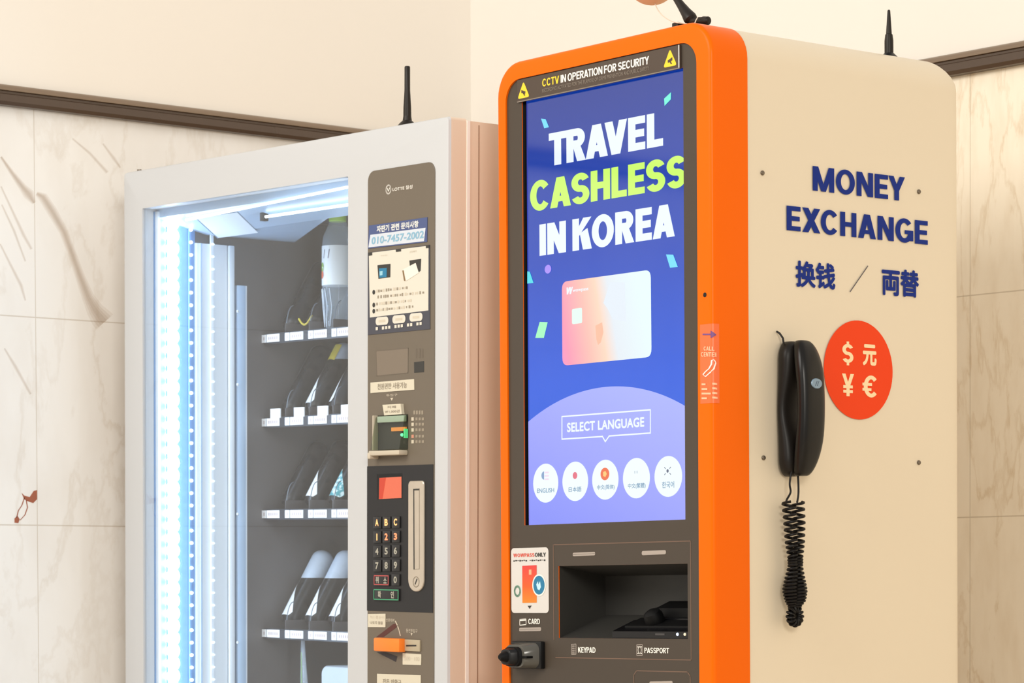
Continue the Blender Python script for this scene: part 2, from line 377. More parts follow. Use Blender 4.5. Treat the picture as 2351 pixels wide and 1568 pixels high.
for q in ([(2, 428, 2), (30, 488, 3), (54, 540, 4), (72, 572, 3)], [(4, 470, 2), (32, 530, 3), (58, 600, 2)], [(0, 560, 2), (26, 612, 3), (48, 655, 4), (58, 690, 2)], [(166, 318, 2), (206, 352, 3), (246, 396, 4)], [(236, 330, 2), (262, 365, 4), (276, 385, 2)], [(10, 800, 2), (34, 840, 4), (70, 905, 3)]): vein(q, .0003)
# rust coloured fleck at the tile edge
for q in ([(49, 1131), (56, 1138), (68, 1141), (77, 1127), (85, 1125), (85, 1146), (76, 1155), (64, 1151), (55, 1146)],
          [(33, 1190), (40, 1184), (45, 1192), (42, 1201), (33, 1200)]):
    w_.poly([lpt(a, b_) for a, b_ in q], M_rust)
for path in ([(56, 1142), (50, 1160), (42, 1172), (38, 1188)], [(60, 1148), (63, 1165), (57, 1182), (46, 1194)]):
    for a, b_ in zip(path, path[1:]): w_.poly([lpt(a[0]-1.2, a[1]), lpt(a[0]+1.2, a[1]), lpt(b_[0]+1.2, b_[1]), lpt(b_[0]-1.2, b_[1])], M_rust)
structure(w_.build('wall_left'))
w_ = MB(); w_.box(-.12, 7, 0, .12, 0, ZB+.02, M_mb); w_.box(-.12, 7, 0, .12, ZB+.02, 3.3, M_up); structure(w_.build('wall_back'))
P_ = [(0, ZB), (.016, ZB), (.020, ZB+.006), (.018, ZB+.0185), (.0135, ZB+.021), (.0135, ZB+.0245), (.0125, ZB+.0255), (0, ZB+.0255)]
r_ = ZT-ZB-.0255; Q_ = [(0, ZB+.0255), (.0130, ZB+.0255), (.0165, ZB+.0262)]+[(.0055+.0110*math.cos(R_(a)), ZT-r_*.9+r_*.9*math.sin(R_(a))) for a in range(0, 91, 15)]+[(0, ZT)]
M_bead = mat('bronze_bead', (126, 106, 86), rough=.3, spec=.6, noise=.05, nscale=8)  # bead paler than the trim: light from above put into its colour
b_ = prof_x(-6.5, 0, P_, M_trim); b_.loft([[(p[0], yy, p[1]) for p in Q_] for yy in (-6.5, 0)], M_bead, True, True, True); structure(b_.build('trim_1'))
b_ = MB()
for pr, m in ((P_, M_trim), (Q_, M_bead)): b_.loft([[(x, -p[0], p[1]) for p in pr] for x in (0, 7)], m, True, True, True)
structure(b_.build('trim_2'))
b_ = MB(); b_.box(-.12, 7, -6.5, .12, -.05, 0, M_floor); structure(b_.build('floor'))

# ================================================================= exchange kiosk
M_or = mat('orange_gloss', (242, 104, 0), rough=.3, spec=.12)
M_be = mat('beige_cabinet', (228, 213, 188), rough=.38, spec=.4)
M_fa = mat('taupe_fascia', (71, 62, 53), rough=.36, spec=.3)
M_blk = mat('black_plastic', (18, 18, 19), rough=.38, spec=.3)
M_dk = mat('niche_charcoal', (50, 49, 46), rough=.5)
M_gl = mat('grey_light_bar', (168, 156, 146), rough=.4)
M_line = mat('engraved_line', (112, 86, 70), rough=.4)
M_wh = mat('white_print', (245, 238, 228), rough=.5, spec=.2)
M_navy = mat('navy_print', (4, 40, 128), rough=.45, spec=.2)
KM = KF_.matrix(); KW = -.4728; KTOP = 1.9145; FD = .0705
kio = thing('exchange_kiosk', 'tall orange-fronted beige money exchange kiosk with a lit blue touch screen', 'kiosk', KM)
def ring3(r2, y): return [(p[0], y, p[1]) for p in r2]
BZX0, BZX1 = kf(1165, 900)[0], kf(1602, 800)[0]; BZT = kf(1500, 113)[2]
b = MB(); NR = 9; r0 = .050
inner = rrect(BZX0, BZX1, .03, BZT, .032, .012, NR)
rings = [ring3(rrect(KW, 0, .02, KTOP, r0, .02, NR), FD)]
for k in range(6):
    a = R_(90*k/5); ins = .0065*(1-math.cos(a)); yy = .0065*(1-math.sin(a))
    rings.append(ring3(rrect(KW+ins, -ins, .02+ins, KTOP-ins, r0-ins, .02-ins, NR), yy))
rings.append(ring3(inner, 0)); rings.append(ring3(inner, .0045))
b.loft(rings, M_or, False, False, True); b.build('front_frame', kio, 'glossy orange front frame with rounded corners')
b = MB(); D1 = ks(2200, 700)[1]; e = .0012; rr = r0-e
rings = [ring3(rrect(KW+e, -e, .02+e, KTOP-e, rr, .02, NR), FD)]
for k in range(7):
    a = R_(90*k/6); ins = .030*(1-math.cos(a)); yy = D1-.030+.030*math.sin(a)
    rings.append(ring3(rrect(KW+e+ins, -e-ins*.06, .02+e+ins, KTOP-e-ins, max(.021, rr-ins), .02, NR), yy))
b.loft(rings, M_be, False, True, True); b.build('cabinet', kio, 'cream beige side cabinet')
# fascia with the screen opening and the niche opening
SX0, SX1 = kf(1197.5, 700)[0], kf(1567.5, 700)[0]; SZ1 = kf(1380, 212)[2]+.012; SZ0 = kf(1390, 1199)[2]
NX0, NX1 = kf(1279.5, 1400)[0], kf(1575.5, 1400)[0]; NZ1 = kf(1420, 1297)[2]; NZ0 = kf(1420, 1466)[2]
FY = .003; b = MB(); o = rrect(BZX0, BZX1, .03, BZT, .032, .012, NR)
top = [p for p in o if p[1] > SZ1]
b.fpoly([(BZX1, SZ1)]+top+[(BZX0, SZ1)], FY, M_fa)
def rect(x0, x1, z0, z1): return [(x0, z0), (x1, z0), (x1, z1), (x0, z1)]
for q in ((BZX0, SX0, SZ0, SZ1), (SX1, BZX1, SZ0, SZ1), (BZX0, BZX1, NZ1, SZ0), (BZX0, NX0, NZ0, NZ1), (NX1, BZX1, NZ0, NZ1), (BZX0, BZX1, .03, NZ0)): b.fpoly(rect(*q), FY, M_fa)
for (x0, x1, z0, z1, yd) in ((SX0, SX1, SZ0, SZ1, .009), (NX0, NX1, NZ0, NZ1, .0045)):   # painted plate edge, then the black reveal
    A = [ring3(rect(x0, x1, z0, z1), y) for y in (FY, FY+.0016)]; b.loft(A, M_or, False, False)
    b.loft([ring3(rect(x0, x1, z0, z1), y) for y in (FY+.0016, yd)], M_blk, False, False)
c5 = crop(1130, 1200, 3.985)
for q in ([(738, 275), (945, 266), (945, 298), (738, 308)], [(1370, 259), (1592, 250), (1592, 288), (1370, 298)], [(248, 962), (450, 955), (450, 990), (248, 994)], [(1440, 1452), (1655, 1448), (1650, 1490), (1440, 1495)]):
    b.fpoly(round_poly(k2(q, c5, FY), .003), FY-.0004, M_gl)
z_a, z_b = kf(1400, 1247)[2], kf(1400, 1512)[2]; x_a, x_b = kf(1268, 1400)[0], kf(1583, 1400)[0]
b.stroke([(x_a, NZ0-.002), (x_a, z_a), (x_b, z_a), (x_b, z_b), (x_a+.004, z_b)], .0014, FY-.0003, M_line)
z_c = kf(1500, 1541)[2]; x_c = kf(1452, 1550)[0]; b.stroke([(x_b-.002, .9), (x_b-.002, z_c-.006), (x_b-.008, z_c), (x_c+.006, z_c), (x_c, z_c-.006), (x_c, .9), (x_b-.002, .9)], .0014, FY-.0003, M_line)
T = FY-.0005
put(b, sign_text('CARD', .2), kbox(c5(333, 928), c5(440, 878), FY), T, M_wh)
put(b, sign_text('KEYPAD', .2), kbox(c5(788, 1188), c5(948, 1140), FY), T, M_wh)
put(b, sign_text('PASSPORT', .2), kbox(c5(1395, 1192), c5(1620, 1145), FY), T, M_wh)
q = k2([(255, 884), (312, 880), (312, 932), (255, 938)], c5, FY); b.stroke(q, .0012, T, M_wh, True); q = k2([(255, 880), (312, 876), (312, 896), (255, 900)], c5, FY); b.fpoly(q, T, M_wh)
q = k2([(728, 1112), (770, 1110), (770, 1203), (728, 1205)], c5, FY); b.stroke(q, .0011, T, M_gl, True)
for i in range(3):
    for j in range(4): cx, cz = k2([(738+11*i, 1130+20*j)], c5, FY)[0]; b.fpoly(rect(cx-.0008, cx+.0008, cz-.0012, cz+.0012), T, M_gl)
q = k2([(1325, 1118), (1378, 1116), (1378, 1213), (1325, 1215)], c5, FY); b.stroke(q, .0011, T, M_gl, True)
cx, cz = k2([(1352, 1165)], c5, FY)[0]; b.stroke(ell(cx, cz, .0035, .005, 16), .0012, T, M_wh, True)
for yy in (1136, 1195): b.stroke(k2([(1333, yy), (1370, yy)], c5, FY), .0013, T, M_wh)
b.build('fascia', kio, 'dark taupe front panel with white lettering and light bars')

# ---- lit screen (artwork on layers a fraction of a millimetre apart)
SY = .0085; b = MB(); c2 = crop(1130, 200, 3.0145); c3 = crop(1130, 600, 3.92); c4 = crop(1130, 880, 4.275)
sx0, sx1 = kf(1212, 800, SY)[0], SX1+.006; sz1 = SZ1; sz0 = SZ0
S_bg = grad('screen_blue', (0, 0, 1), sz0, sz1, [(0, (0, 96, 226)), (.33, (0, 86, 220)), (.62, (0, 66, 186)), (1, (6, 52, 150))])
b.fpoly(rect(SX0, sx0, sz0, sz1), SY, mat('screen_black_edge', (8, 8, 12), rough=.12))
b.fpoly(rect(sx0, sx1, sz0, sz1), SY, S_bg)
y = SY-.0003
p1, p2, p3 = [np.array((kf(*c3(*q), SY)[0], kf(*c3(*q), SY)[2])) for q in ((330, 1440), (1130, 1125), (1718, 1290))]
A_ = np.array([2*(p2-p1), 2*(p3-p1)]); cc = np.linalg.solve(A_, np.array([p2 @ p2-p1 @ p1, p3 @ p3-p1 @ p1])); rc = np.linalg.norm(p1-cc)
arcp = []
for k in range(41):
    x = sx1+(sx0-sx1)*k/40; arcp.append((x, cc[1]+math.sqrt(max(0, rc*rc-(x-cc[0])**2))))
S_hill = grad('screen_lavender', (.35, 0, 1), sz0-.13, p2[1]-.06, [(0, (128, 140, 246)), (.5, (152, 160, 250)), (1, (166, 176, 250))])
b.fpoly([(sx0, sz0), (sx1, sz0)]+arcp, y, S_hill)
S_w = scr('white', (236, 246, 255)); S_lime = scr('lime', (206, 255, 110)); S_cy = scr('cyan', (112, 222, 255)); S_mint = scr('mint', (112, 250, 222)); S_gr = scr('green', (160, 250, 190)); S_pu = scr('purple', (168, 140, 250)); S_tq = scr('turquoise', (70, 220, 235))
y2 = SY-.0006
put(b, sign_text('TRAVEL', .26, .055), kbox((1261, 382), (1522.8, 256), SY), y2, S_w)
put(b, sign_text('CASHLESS', .25, .05), kbox((1218, 487.5), (1575.5, 354), SY), y2, S_lime)
put(b, sign_text('IN KOREA', .26, .05, .2), kbox((1239.5, 588.8), (1549.6, 465.5), SY), y2, S_w)
for q, m in (([(340, 218), (372, 222), (395, 278), (362, 285)], S_cy), ([(1240, 35), (1238, 85), (1195, 130), (1192, 80)], S_mint), ([(1205, 1158), (1255, 1160), (1287, 1245), (1233, 1250)], S_cy), ([(245, 1275), (262, 1278), (288, 1355), (245, 1360)], S_tq)):
    b.fpoly(k2(q, c2, SY), y2, m)
b.fpoly(k2([(430, 545), (502, 548), (468, 690), (390, 690)], c3, SY), y2, S_gr)
cx, cz = k2([(388, 1260)], c2, SY)[0]; b.fpoly(ell(cx, cz, .0075, .0065, 20), y2, S_pu)
# bank card picture
cq = k2([(630, 185), (1430, 75), (1437, 860), (635, 940)], c3, SY); ccx0 = cq[0][0]; ccx1 = cq[1][0]
S_card = grad('screen_card', (1, 0, .22), ccx0+.22*1.38, ccx1+.22*1.44, [(0, (232, 140, 205)), (.16, (250, 150, 180)), (.40, (246, 190, 178)), (.55, (250, 214, 190)), (.68, (226, 234, 242)), (1, (228, 246, 250))])
b.fpoly(round_poly(cq, .012), y2, S_card)
S_peach = scr('peach', (250, 196, 160)); S_pale = scr('pale', (228, 228, 236)); y3 = SY-.0009
cl = crop(1270, 610, 6.533)
b.fpoly(k2([(860, 250), (1080, 250), (1100, 840), (900, 800), (820, 640), (760, 560)], cl, SY), y3, scr('cardsheen', (226, 236, 246)))
b.fpoly(k2([(ax, ay) for ax, ay in [(640+0, 900), (740, 850), (760, 1000), (720, 1150), (680, 1190), (655, 1100)]], cl, SY), y3, scr('cardpeach', (250, 188, 158)))
b.fpoly(round_poly(k2([(288, 650), (440, 630), (442, 860), (290, 880)], cl, SY), .003), y3, scr('chip', (226, 255, 240)))
put(b, sign_text('W', .26), kbox(cl(196, 435), cl(292, 318), SY), y3, S_w, slant=.18)
put(b, font_text('wowpass', .02), kbox(cl(300, 412), cl(535, 330), SY), y3, S_w)
# SELECT LANGUAGE bubble
q = k2([(688, 327), (1555, 260), (1555, 488), (1152, 517), (1113, 572), (1085, 522), (688, 548)], c4, SY); b.stroke(q, .0021, y2, S_w, True)
put(b, font_text('SELECT LANGUAGE', .032, 1.04), kbox(c4(738, 482), c4(1495, 330), SY), y2, S_w)
S_btn = scr('button', (238, 250, 255)); S_tx = scr('buttontext', (110, 150, 180)); S_rd = scr('red', (226, 110, 130)); S_or = scr('flagorange', (236, 110, 70))
LANG = [((528, 980), 'ENGLISH', (445, 1078), (612, 1025)), ((818, 962), '日本語', (755, 1068), (880, 1012)), ((1113, 946), '中文(简体)', (1035, 1053), (1205, 990)), ((1418, 931), '中文(繁體)', (1338, 1040), (1510, 975)), ((1731, 914), '한국어', (1672, 1030), (1790, 960))]
for i, (c, s, l, r) in enumerate(LANG):
    cx, cz = k2([c], c4, SY)[0]; rr_ = .0292*(1.0); b.fpoly(ell(cx, cz, rr_, rr_, 40), y2, S_btn)
    put(b, font_text(s, .012), kbox(c4(*l), c4(*r), SY), y3, S_tx)
cx, cz = k2([(514, 905)], c4, SY)[0]; b.fpoly(ell(cx, cz, .0062, .0062, 18, 90, 270), y3, scr('flagblue', (130, 160, 200)))
for k in range(3): b.fpoly(rect(cx+.001, cx+.011, cz-.007+.005*k, cz-.0045+.005*k), y3, scr('flagpink', (238, 216, 236)))
cx, cz = k2([(817, 905)], c4, SY)[0]; b.fpoly(ell(cx, cz, .0052, .0052, 18), y3, S_rd)
cx, cz = k2([(1111, 890)], c4, SY)[0]; b.fpoly(ell(cx, cz, .0098, .0092, 24), y3, S_or); b.fpoly(ell(cx, cz, .0045, .0048, 5), y3-.0003, scr('star', (255, 200, 120)))
for dx in (-.003, .002): cx, cz = k2([(1412, 872)], c4, SY)[0]; b.fpoly(rect(cx+dx, cx+dx+.0025, cz-.002, cz+.002), y3, scr('greytick', (200, 214, 222)))
cx, cz = k2([(1726, 860)], c4, SY)[0]; b.fpoly(ell(cx, cz, .0024, .0026, 14), y3, scr('ink', (90, 100, 125)))
for sx, sz in ((-1, 1), (1, 1), (-1, -1), (1, -1)): b.stroke([(cx+.0045*sx, cz+.0035*sz), (cx+.0065*sx, cz+.0052*sz)], .0011, y3, scr('ink', (90, 100, 125)))
b.build('screen', kio, 'lit blue touch screen reading TRAVEL CASHLESS IN KOREA')

# ---- CCTV plate
c1 = crop(1130, 0, 3.792); PY = -.0006; b = MB()
M_pl = mat('brown_plate', (70, 56, 46), rough=.3); M_ye = mat('yellow_print', (252, 208, 60), rough=.45, spec=.2); M_sm = mat('dim_print', (128, 116, 104), rough=.5)
pq = [kf(1187, 185, PY), kf(1187.5, 234.5, PY), kf(1561.5, 158.5, PY), kf(1559, 101.5, PY)]
px0, px1 = (pq[0][0]+pq[1][0])/2, (pq[2][0]+pq[3][0])/2; pz0 = (pq[1][2]+pq[2][2])/2; pz1 = (pq[0][2]+pq[3][2])/2
pz1 = min(pz1, BZT-.002)
b.box(px0, px1, PY, FY-.0004, pz0, pz1, M_pl); b.fpoly(rect(px1-.0022, px1-.0004, pz0, pz1), PY-.0002, M_wh)
b.fpoly(rect(px0, px1, pz0, pz0+.0016), PY-.0002, M_sm)
bx = kbox(c1(437, 757), c1(1367, 486), PY); full = sign_text('CCTV IN OPERATION FOR SECURITY', .2, .06, .22)
xs = [p[0] for V, F in full for p in V]; t1 = max(p[0] for V, F in sign_text('CCTV', .2, .06, .22) for p in V)
fr = (t1-min(xs))/(max(xs)-min(xs)); xm = bx[0]+fr*(bx[2]-bx[0])
put(b, sign_text('CCTV', .2, .06, .22), (bx[0], bx[1], xm, bx[3]), PY-.0003, M_ye)
rest = sign_text('IN OPERATION FOR SECURITY', .2, .06, .22); g0 = (t1+.28-min(xs))/(max(xs)-min(xs))
put(b, rest, (bx[0]+g0*(bx[2]-bx[0]), bx[1], bx[2], bx[3]), PY-.0003, M_wh)
bx2 = kbox(c1(440, 806), c1(1362, 596), PY); zc = bx[1]-.0085
put(b, font_text('RECORDING ACTIVATED FOR THE PURPOSE OF CRIME PREVENTION AND PUBLIC SAFETY', .012), (bx[0], zc, bx[2], zc+.0055), PY-.0003, M_sm)
for (ap, bl, br) in (((275, 706), (222, 863), (327, 843)), ((1550, 424), (1490, 588), (1610, 570))):
    a = kf(*c1(*ap), PY); l = kf(*c1(*bl), PY); r = kf(*c1(*br), PY); zb = (l[2]+r[2])/2; xm = (l[0]+r[0])/2
    b.fpoly(round_poly([(l[0], zb), (r[0], zb), (xm, a[2])], .005), PY-.0003, M_ye)
    hw = (r[0]-l[0])/2; hh = a[2]-zb; yk = PY-.0005; sg = 1 if ap[0] > 800 else -1
    b.fpoly([(xm-sg*hw*.35, zb+hh*.36), (xm+sg*hw*.34, zb+hh*.50), (xm+sg*hw*.36, zb+hh*.32), (xm-sg*hw*.28, zb+hh*.22)], yk, M_pl)
    b.fpoly([(xm-hw*.12, zb+hh*.30), (xm+hw*.12, zb+hh*.30), (xm+hw*.3, zb+hh*.12), (xm+hw*.12, zb+hh*.12)], yk, M_pl)
b.build('warning_plate', kio, 'dark brown CCTV notice strip with two yellow triangles')

# ---- card notice
b = MB(); CY = .0022; M_nt = mat('notice_white', (214, 209, 204), rough=.45); cn = crop(1160, 1240, 8.708)
q = k2([(115, 165), (858, 140), (872, 1452), (125, 1462)], cn, CY); x0 = (q[0][0]+q[3][0])/2; x1 = (q[1][0]+q[2][0])/2; z0 = (q[2][1]+q[3][1])/2; z1 = (q[0][1]+q[1][1])/2
b.prism(rrect(x0, x1, z0, z1, .0065), CY, FY-.0003, M_nt)
M_red = mat('red_print', (214, 84, 66), rough=.45); M_ink = mat('black_print', (48, 46, 42), rough=.5); M_bl = mat('blue_print', (24, 118, 158), rough=.4)
put(b, sign_text('WOWPASS', .22), kbox(cn(165, 342), cn(585, 258), CY), CY-.0003, M_red); put(b, sign_text('ONLY', .22), kbox(cn(592, 335), cn(815, 248), CY), CY-.0003, M_ink)
bxx = kbox(cn(165, 430), cn(815, 385), CY); n = 16
for k in range(n):
    if k == 7: continue
    xa = bxx[0]+(bxx[2]-bxx[0])*k/n; b.fpoly(rect(xa, xa+(bxx[2]-bxx[0])/n*.78, bxx[1]+.0005*(k % 3), bxx[3]-.0005*((k+1) % 2)), CY-.0003, M_ink)
q = k2([(342, 515), (630, 500), (632, 1250), (345, 1255)], cn, CY)
M_cardp = grad('card_print', (0, 0, 1), q[3][1], q[0][1], [(0, (236, 132, 34)), (.45, (232, 92, 34)), (1, (218, 64, 62))], 'base')
b.fpoly(q, CY-.0003, M_cardp); b.fpoly(k2([(478, 590), (530, 588), (530, 690), (478, 692)], cn, CY), CY-.0005, mat('chip_print', (245, 170, 130), rough=.4))
cx, cz = k2([(680, 900)], cn, CY)[0]; b.fpoly(ell(cx, cz, .0158, .0166, 28), CY-.0005, M_wh); b.fpoly(ell(cx, cz, .0132, .0142, 28), CY-.0007, M_bl)
b.fpoly([(cx-.006, cz+.001), (cx-.002, cz+.006), (cx-.001, cz+.001), (cx+.003, cz+.006), (cx+.005, cz-.003), (cx+.001, cz-.008), (cx-.003, cz-.006)], CY-.0009, mat('pale_blue_print', (190, 228, 244), rough=.4))
cx, cz = k2([(245, 1020)], cn, CY)[0]; b.stroke(ell(cx, cz, .0065, .0072, 20), .0032, CY-.0004, mat('green_print', (150, 190, 168), rough=.5), True)
b.fpoly(k2([(450, 1312), (530, 1308), (490, 1375)], cn, CY), CY-.0004, M_ink)
b.build('card_notice', kio, 'white rounded notice with a red card picture')

# ---- call centre sticker folded round the front corner
b = MB(); M_st = mat('sticker_coral', (243, 108, 52), rough=.35); M_pk = mat('sticker_pink_print', (250, 190, 150), rough=.4); M_vi = mat('violet_print', (116, 70, 128), rough=.4)
sxl = kf(1608, 840)[0]; sz_t = kf(1622, 744)[2]; sz_b = kf(1622, 926)[2]; sdp = ks(1651, 840)[1]; g = .0004
prof = [(sxl, -g), (-.0065, -g)]+[(-.0065+(.0065+g)*math.sin(R_(a)), .0065-(.0065+g)*math.cos(R_(a))) for a in (15, 30, 45, 60, 75, 90)]+[(g, sdp)]
for a, c in zip(prof, prof[1:]): b.poly([(a[0], a[1], sz_b), (c[0], c[1], sz_b), (c[0], c[1], sz_t), (a[0], a[1], sz_t)], M_st)
cs = crop(1590, 640, 4.9)
def wrap(pts, m, lift=.0007):
    out = []
    for a, c in pts:
        u, v = cs(a, c); f = kf(u, v)
        if f[0] <= -.0065: out.append((f[0], -g-lift, f[2]))
        else:
            fx = min(1, (f[0]+.0065)/.0145); aa = R_(90*min(1, fx*1.2)); h = ks(u, v)
            out.append((-.0065+(.0065+g+lift)*math.sin(aa), .0065-(.0065+g+lift)*math.cos(aa) if aa < R_(90) else max(.0065, h[1]), f[2]))
    b.poly(out, m)
def wrapbox(a0, c0, a1, c1, m, n=4):
    for k in range(n):
        xa, xb = a0+(a1-a0)*k/n, a0+(a1-a0)*(k+1)/n; wrap([(xa, c0), (xb, c0), (xb, c1), (xa, c1)], m)
wrapbox(118, 616, 215, 634, M_vi)
for k in range(5):
    xa, xb = 206+10*k, 216+10*k; ha, hb = 44*(1-k/5), 44*(1-(k+1)/5); wrap([(xa, 625-ha), (xb, 625-hb), (xb, 625+hb), (xa, 625+ha)], M_vi, .0009)
for (s, a0, c0, a1, c1) in (('CALL', 132, 808, 236, 762), ('CENTER', 102, 876, 266, 826)):
    LL = sign_text(s, .22); xs = [p[0] for V, F in LL for p in V]
    for kk, (V, F) in enumerate(LL):
      for f in F: wrap([(a0+(V[i][0]-min(xs))/(max(xs)-min(xs))*(a1-a0), c0+(V[i][1])*(c1-c0)) for i in f], M_pk, .0008+.00002*kk)
for pth in ([(235, 905), (250, 940), (232, 1010), (190, 1065), (150, 1100)], [(215, 915), (212, 960), (190, 1010), (150, 1045), (125, 1075)], [(235, 905), (215, 915)], [(150, 1100), (125, 1075)]):
    for p, q in zip(pth, pth[1:]): wrap([(p[0]-6, p[1]), (p[0]+6, p[1]+4), (q[0]+6, q[1]+4), (q[0]-6, q[1])], M_wh)
for k, (wl, wr) in enumerate(((45, 50), (65, 50), (100, 52), (60, 55))):
    yv = 1178+52*k; wrapbox(108, yv, 108+wl, yv+20, M_pk, 3); wrapbox(220, yv-10, 220+wr, yv+12, M_pk, 2)
b.build('call_notice', kio, 'coral sticker with an arrow, CALL CENTER and a handset drawing')

# ---- niche with keypad shelf and passport scanner
b = MB(); yb = .095
bx0, bx1 = NX0+.001, NX1-.001; bz1 = kf(1420, 1322, yb)[2]; bz0 = kf(1420, 1412, yb)[2]
A = ring3(rect(NX0, NX1, NZ0, NZ1), .0045); B2 = ring3(rect(bx0, bx1, bz0, bz1), yb)
b.loft([A, B2], M_dk, False, True); b.build('niche', kio, 'charcoal recess with a sloping shelf')
def shelf_z(y): return NZ0+(bz0-NZ0)*(y-.0045)/(yb-.0045)
b = MB(); M_sc = mat('scanner_black', (12, 12, 15), rough=.25, spec=.35); M_dc = mat('soft_black', (9, 9, 10), rough=.55, spec=.2)
px_l = kf(1408, 1462, .008)[0]; px_r = NX1-.002
def slab(x0, x1, ya, yb_, h0, h1, m):
    V = [(x, yy, shelf_z(yy)+h) for x in (x0, x1) for yy in (ya, yb_) for h in (h0, h1)]
    b.add(V, [(0, 1, 3, 2), (4, 6, 7, 5), (0, 4, 5, 1), (2, 3, 7, 6), (0, 2, 6, 4), (1, 5, 7, 3)], m)
slab(px_l, px_r, .006, .050, .0005, .010, M_sc); slab(px_l+.012, px_r, .020, .052, .010, .0125, M_dc)
slab(px_l+.028, px_r, .044, .080, .006, .014, M_sc); slab(px_l+.046, px_r, .050, .078, .014, .027, M_dc)
p = kf(1517, 1452, .0055); b.fpoly(rect(p[0]-.012, p[0]+.008, NZ0+.0052, NZ0+.0078), .0056, mat('etched_grey', (64, 62, 62), rough=.5))
pscan = b.build('passport_scanner', kio, 'black flatbed scanner lying in the recess')
b = MB(); kx = kf(1502, 1430, .03)[0]; b.lathe([(0, -.001), (.0135, 0), (.0145, .004), (.0145, .014), (.012, .021), (.006, .024), (0, .0245)], (kx, .036, shelf_z(.030)+.011), (0, -.55, .83), M_dc, 24); b.build('knob', pscan)
for u, cc_ in ((1555, (190, 215, 255)), (1572, (220, 210, 180))):
    b = MB(); p = kf(u, 1452.5, .0055); b.lathe([(0, 0), (.0024, 0), (.002, .0012), (0, .0018)], (p[0], .0062, NZ0+.0068), (0, -1, 0), mat('pilot_%d' % u, cc_, emit=cc_, estr=1.6 if u == 1555 else .5), 12); b.build('pilot_light', pscan)

# ---- card reader
b = MB(); cr_ = crop(1150, 1400, 9.336); CRY = FY
q = k2([(312, 668), (950, 668), (955, 1265), (315, 1265)], cr_, CRY); x0, x1, z0, z1 = q[0][0], q[1][0], q[2][1], q[0][1]
b.box(x0, x1, -.006, FY, z0, z1, M_blk, .002); crd = b.build('card_reader', kio, 'black card slot with a projecting bezel')
b = MB(); M_gy = mat('smoky_grey_plastic', (84, 82, 76), rough=.18); xm = (x0+x1)/2+.004; zm = (z0+z1)/2
def sect(y, x0_, x1_, z0_, z1_, r): return ring3(rrect(x0_, x1_, z0_, z1_, r, None, 5), y)
W = x1-x0; H = z1-z0
b.loft([sect(-.005, x0+W*.12, x1-.003, z0+H*.02, z1-H*.05, .012), sect(-.014, x0+W*.12, x1-.006, z0+H*.03, z1-H*.06, .014), sect(-.026, x0+W*.14, x1-W*.20, z0+H*.05, z1-H*.12, .014)], M_gy, True, True, True)
b.build('bezel', crd, 'smoky grey translucent collar')
b = MB()
b.loft([sect(-.020, x0+W*.14, x1-W*.24, z0+H*.08, z1-H*.18, .010), sect(-.030, x0+W*.15, x1-W*.30, z0+H*.10, z1-H*.21, .011)], M_dc, True, True, True)
b.loft([sect(-.029, x0+W*.20, x1-W*.36, z0+H*.13, z1-H*.24, .009), sect(-.040, x0+W*.24, x1-W*.42, z0+H*.16, z1-H*.28, .008), sect(-.041, x0+W*.27, x1-W*.44, z0+H*.19, z1-H*.31, .007)], M_blk, True, True, True)
b.loft([sect(-.040, x0+W*.29, x1-W*.46, z0+H*.24, z1-H*.35, .006), sect(-.049, x0+W*.33, x1-W*.50, z0+H*.30, z1-H*.42, .005), sect(-.052, x0+W*.36, x1-W*.53, z0+H*.36, z1-H*.48, .003)], M_dc, True, True, True)
b.box(x0+W*.13, x1-W*.1, -.0275, -.0150, zm-.0045, zm-.0012, M_dc)
b.build('card_mouth', crd)

b = MB(); p = kf(1618.5, 677); b.lathe([(0, .0), (.0032, .0), (.0034, -.0006), (0, -.0008)], (p[0], .0002, p[2]), (0, 1, 0), M_blk, 16); b.build('camera_hole', kio, 'tiny black lens hole in the orange frame')
# ---- side graphics
GX = .0003
for txt, l, r in ((sign_text('MONEY', .22, .075), (1865.8, 438), (2077.5, 406.5)), (sign_text('EXCHANGE', .22, .075), (1805.9, 529), (2129.8, 507.3)), (font_text('换钱', .032), (1826.5, 658), (1917.5, 606)), (font_text('両替', .032), (2024.5, 677), (2109.5, 622))):
    b = MB(); put(b, txt, sbox(l, r), GX, M_navy, True); b.build('lettering', kio, 'navy blue lettering on the beige side')
b = MB(); a, c = ks(1952, 669), ks(1992, 611); b.stroke([(a[1], a[2]), (c[1], c[2])], .0016, GX, mat('slate_print', (84, 78, 84), rough=.5), side=True); b.build('slash_mark', kio, 'thin dark slash between the characters')
b = MB(); p = ks(1971, 849.5); q = ks(1971, 735.8); rad = abs(q[2]-p[2]); b.spoly(ell(p[1], p[2], rad, rad, 64), GX, mat('vermilion_print', (238, 66, 14), rough=.4, spec=.2))
M_cr = mat('cream_print', (250, 222, 176), rough=.45, spec=.2)
for s, l, r in (('$', (1933.4, 838), (1958.5, 785)), ('¥', (1932.5, 909), (1960, 859)), ('€', (1979.5, 911.5), (2012, 863))): put(b, sign_text(s, .21), sbox(l, r), GX+.0003, M_cr, True)
put(b, font_text('元', .04), sbox((1980, 838.8), (2011.8, 792)), GX+.0003, M_cr, True)
b.build('currency_badge', kio, 'round vermilion badge with four currency signs')
M_sw = mat('dull_steel', (120, 110, 98), rough=.35, metal=.8)
for u, v in ((1751, 397), (2110, 440), (1753.5, 1051), (2110, 1062)):
    b = MB(); p = ks(u, v); b.lathe([(0, -.001), (.0034, -.001), (.0034, .0006), (.0026, .0016), (0, .002)], (0, p[1], p[2]), (1, 0, 0), M_sw, 12); b.build('screw', kio)

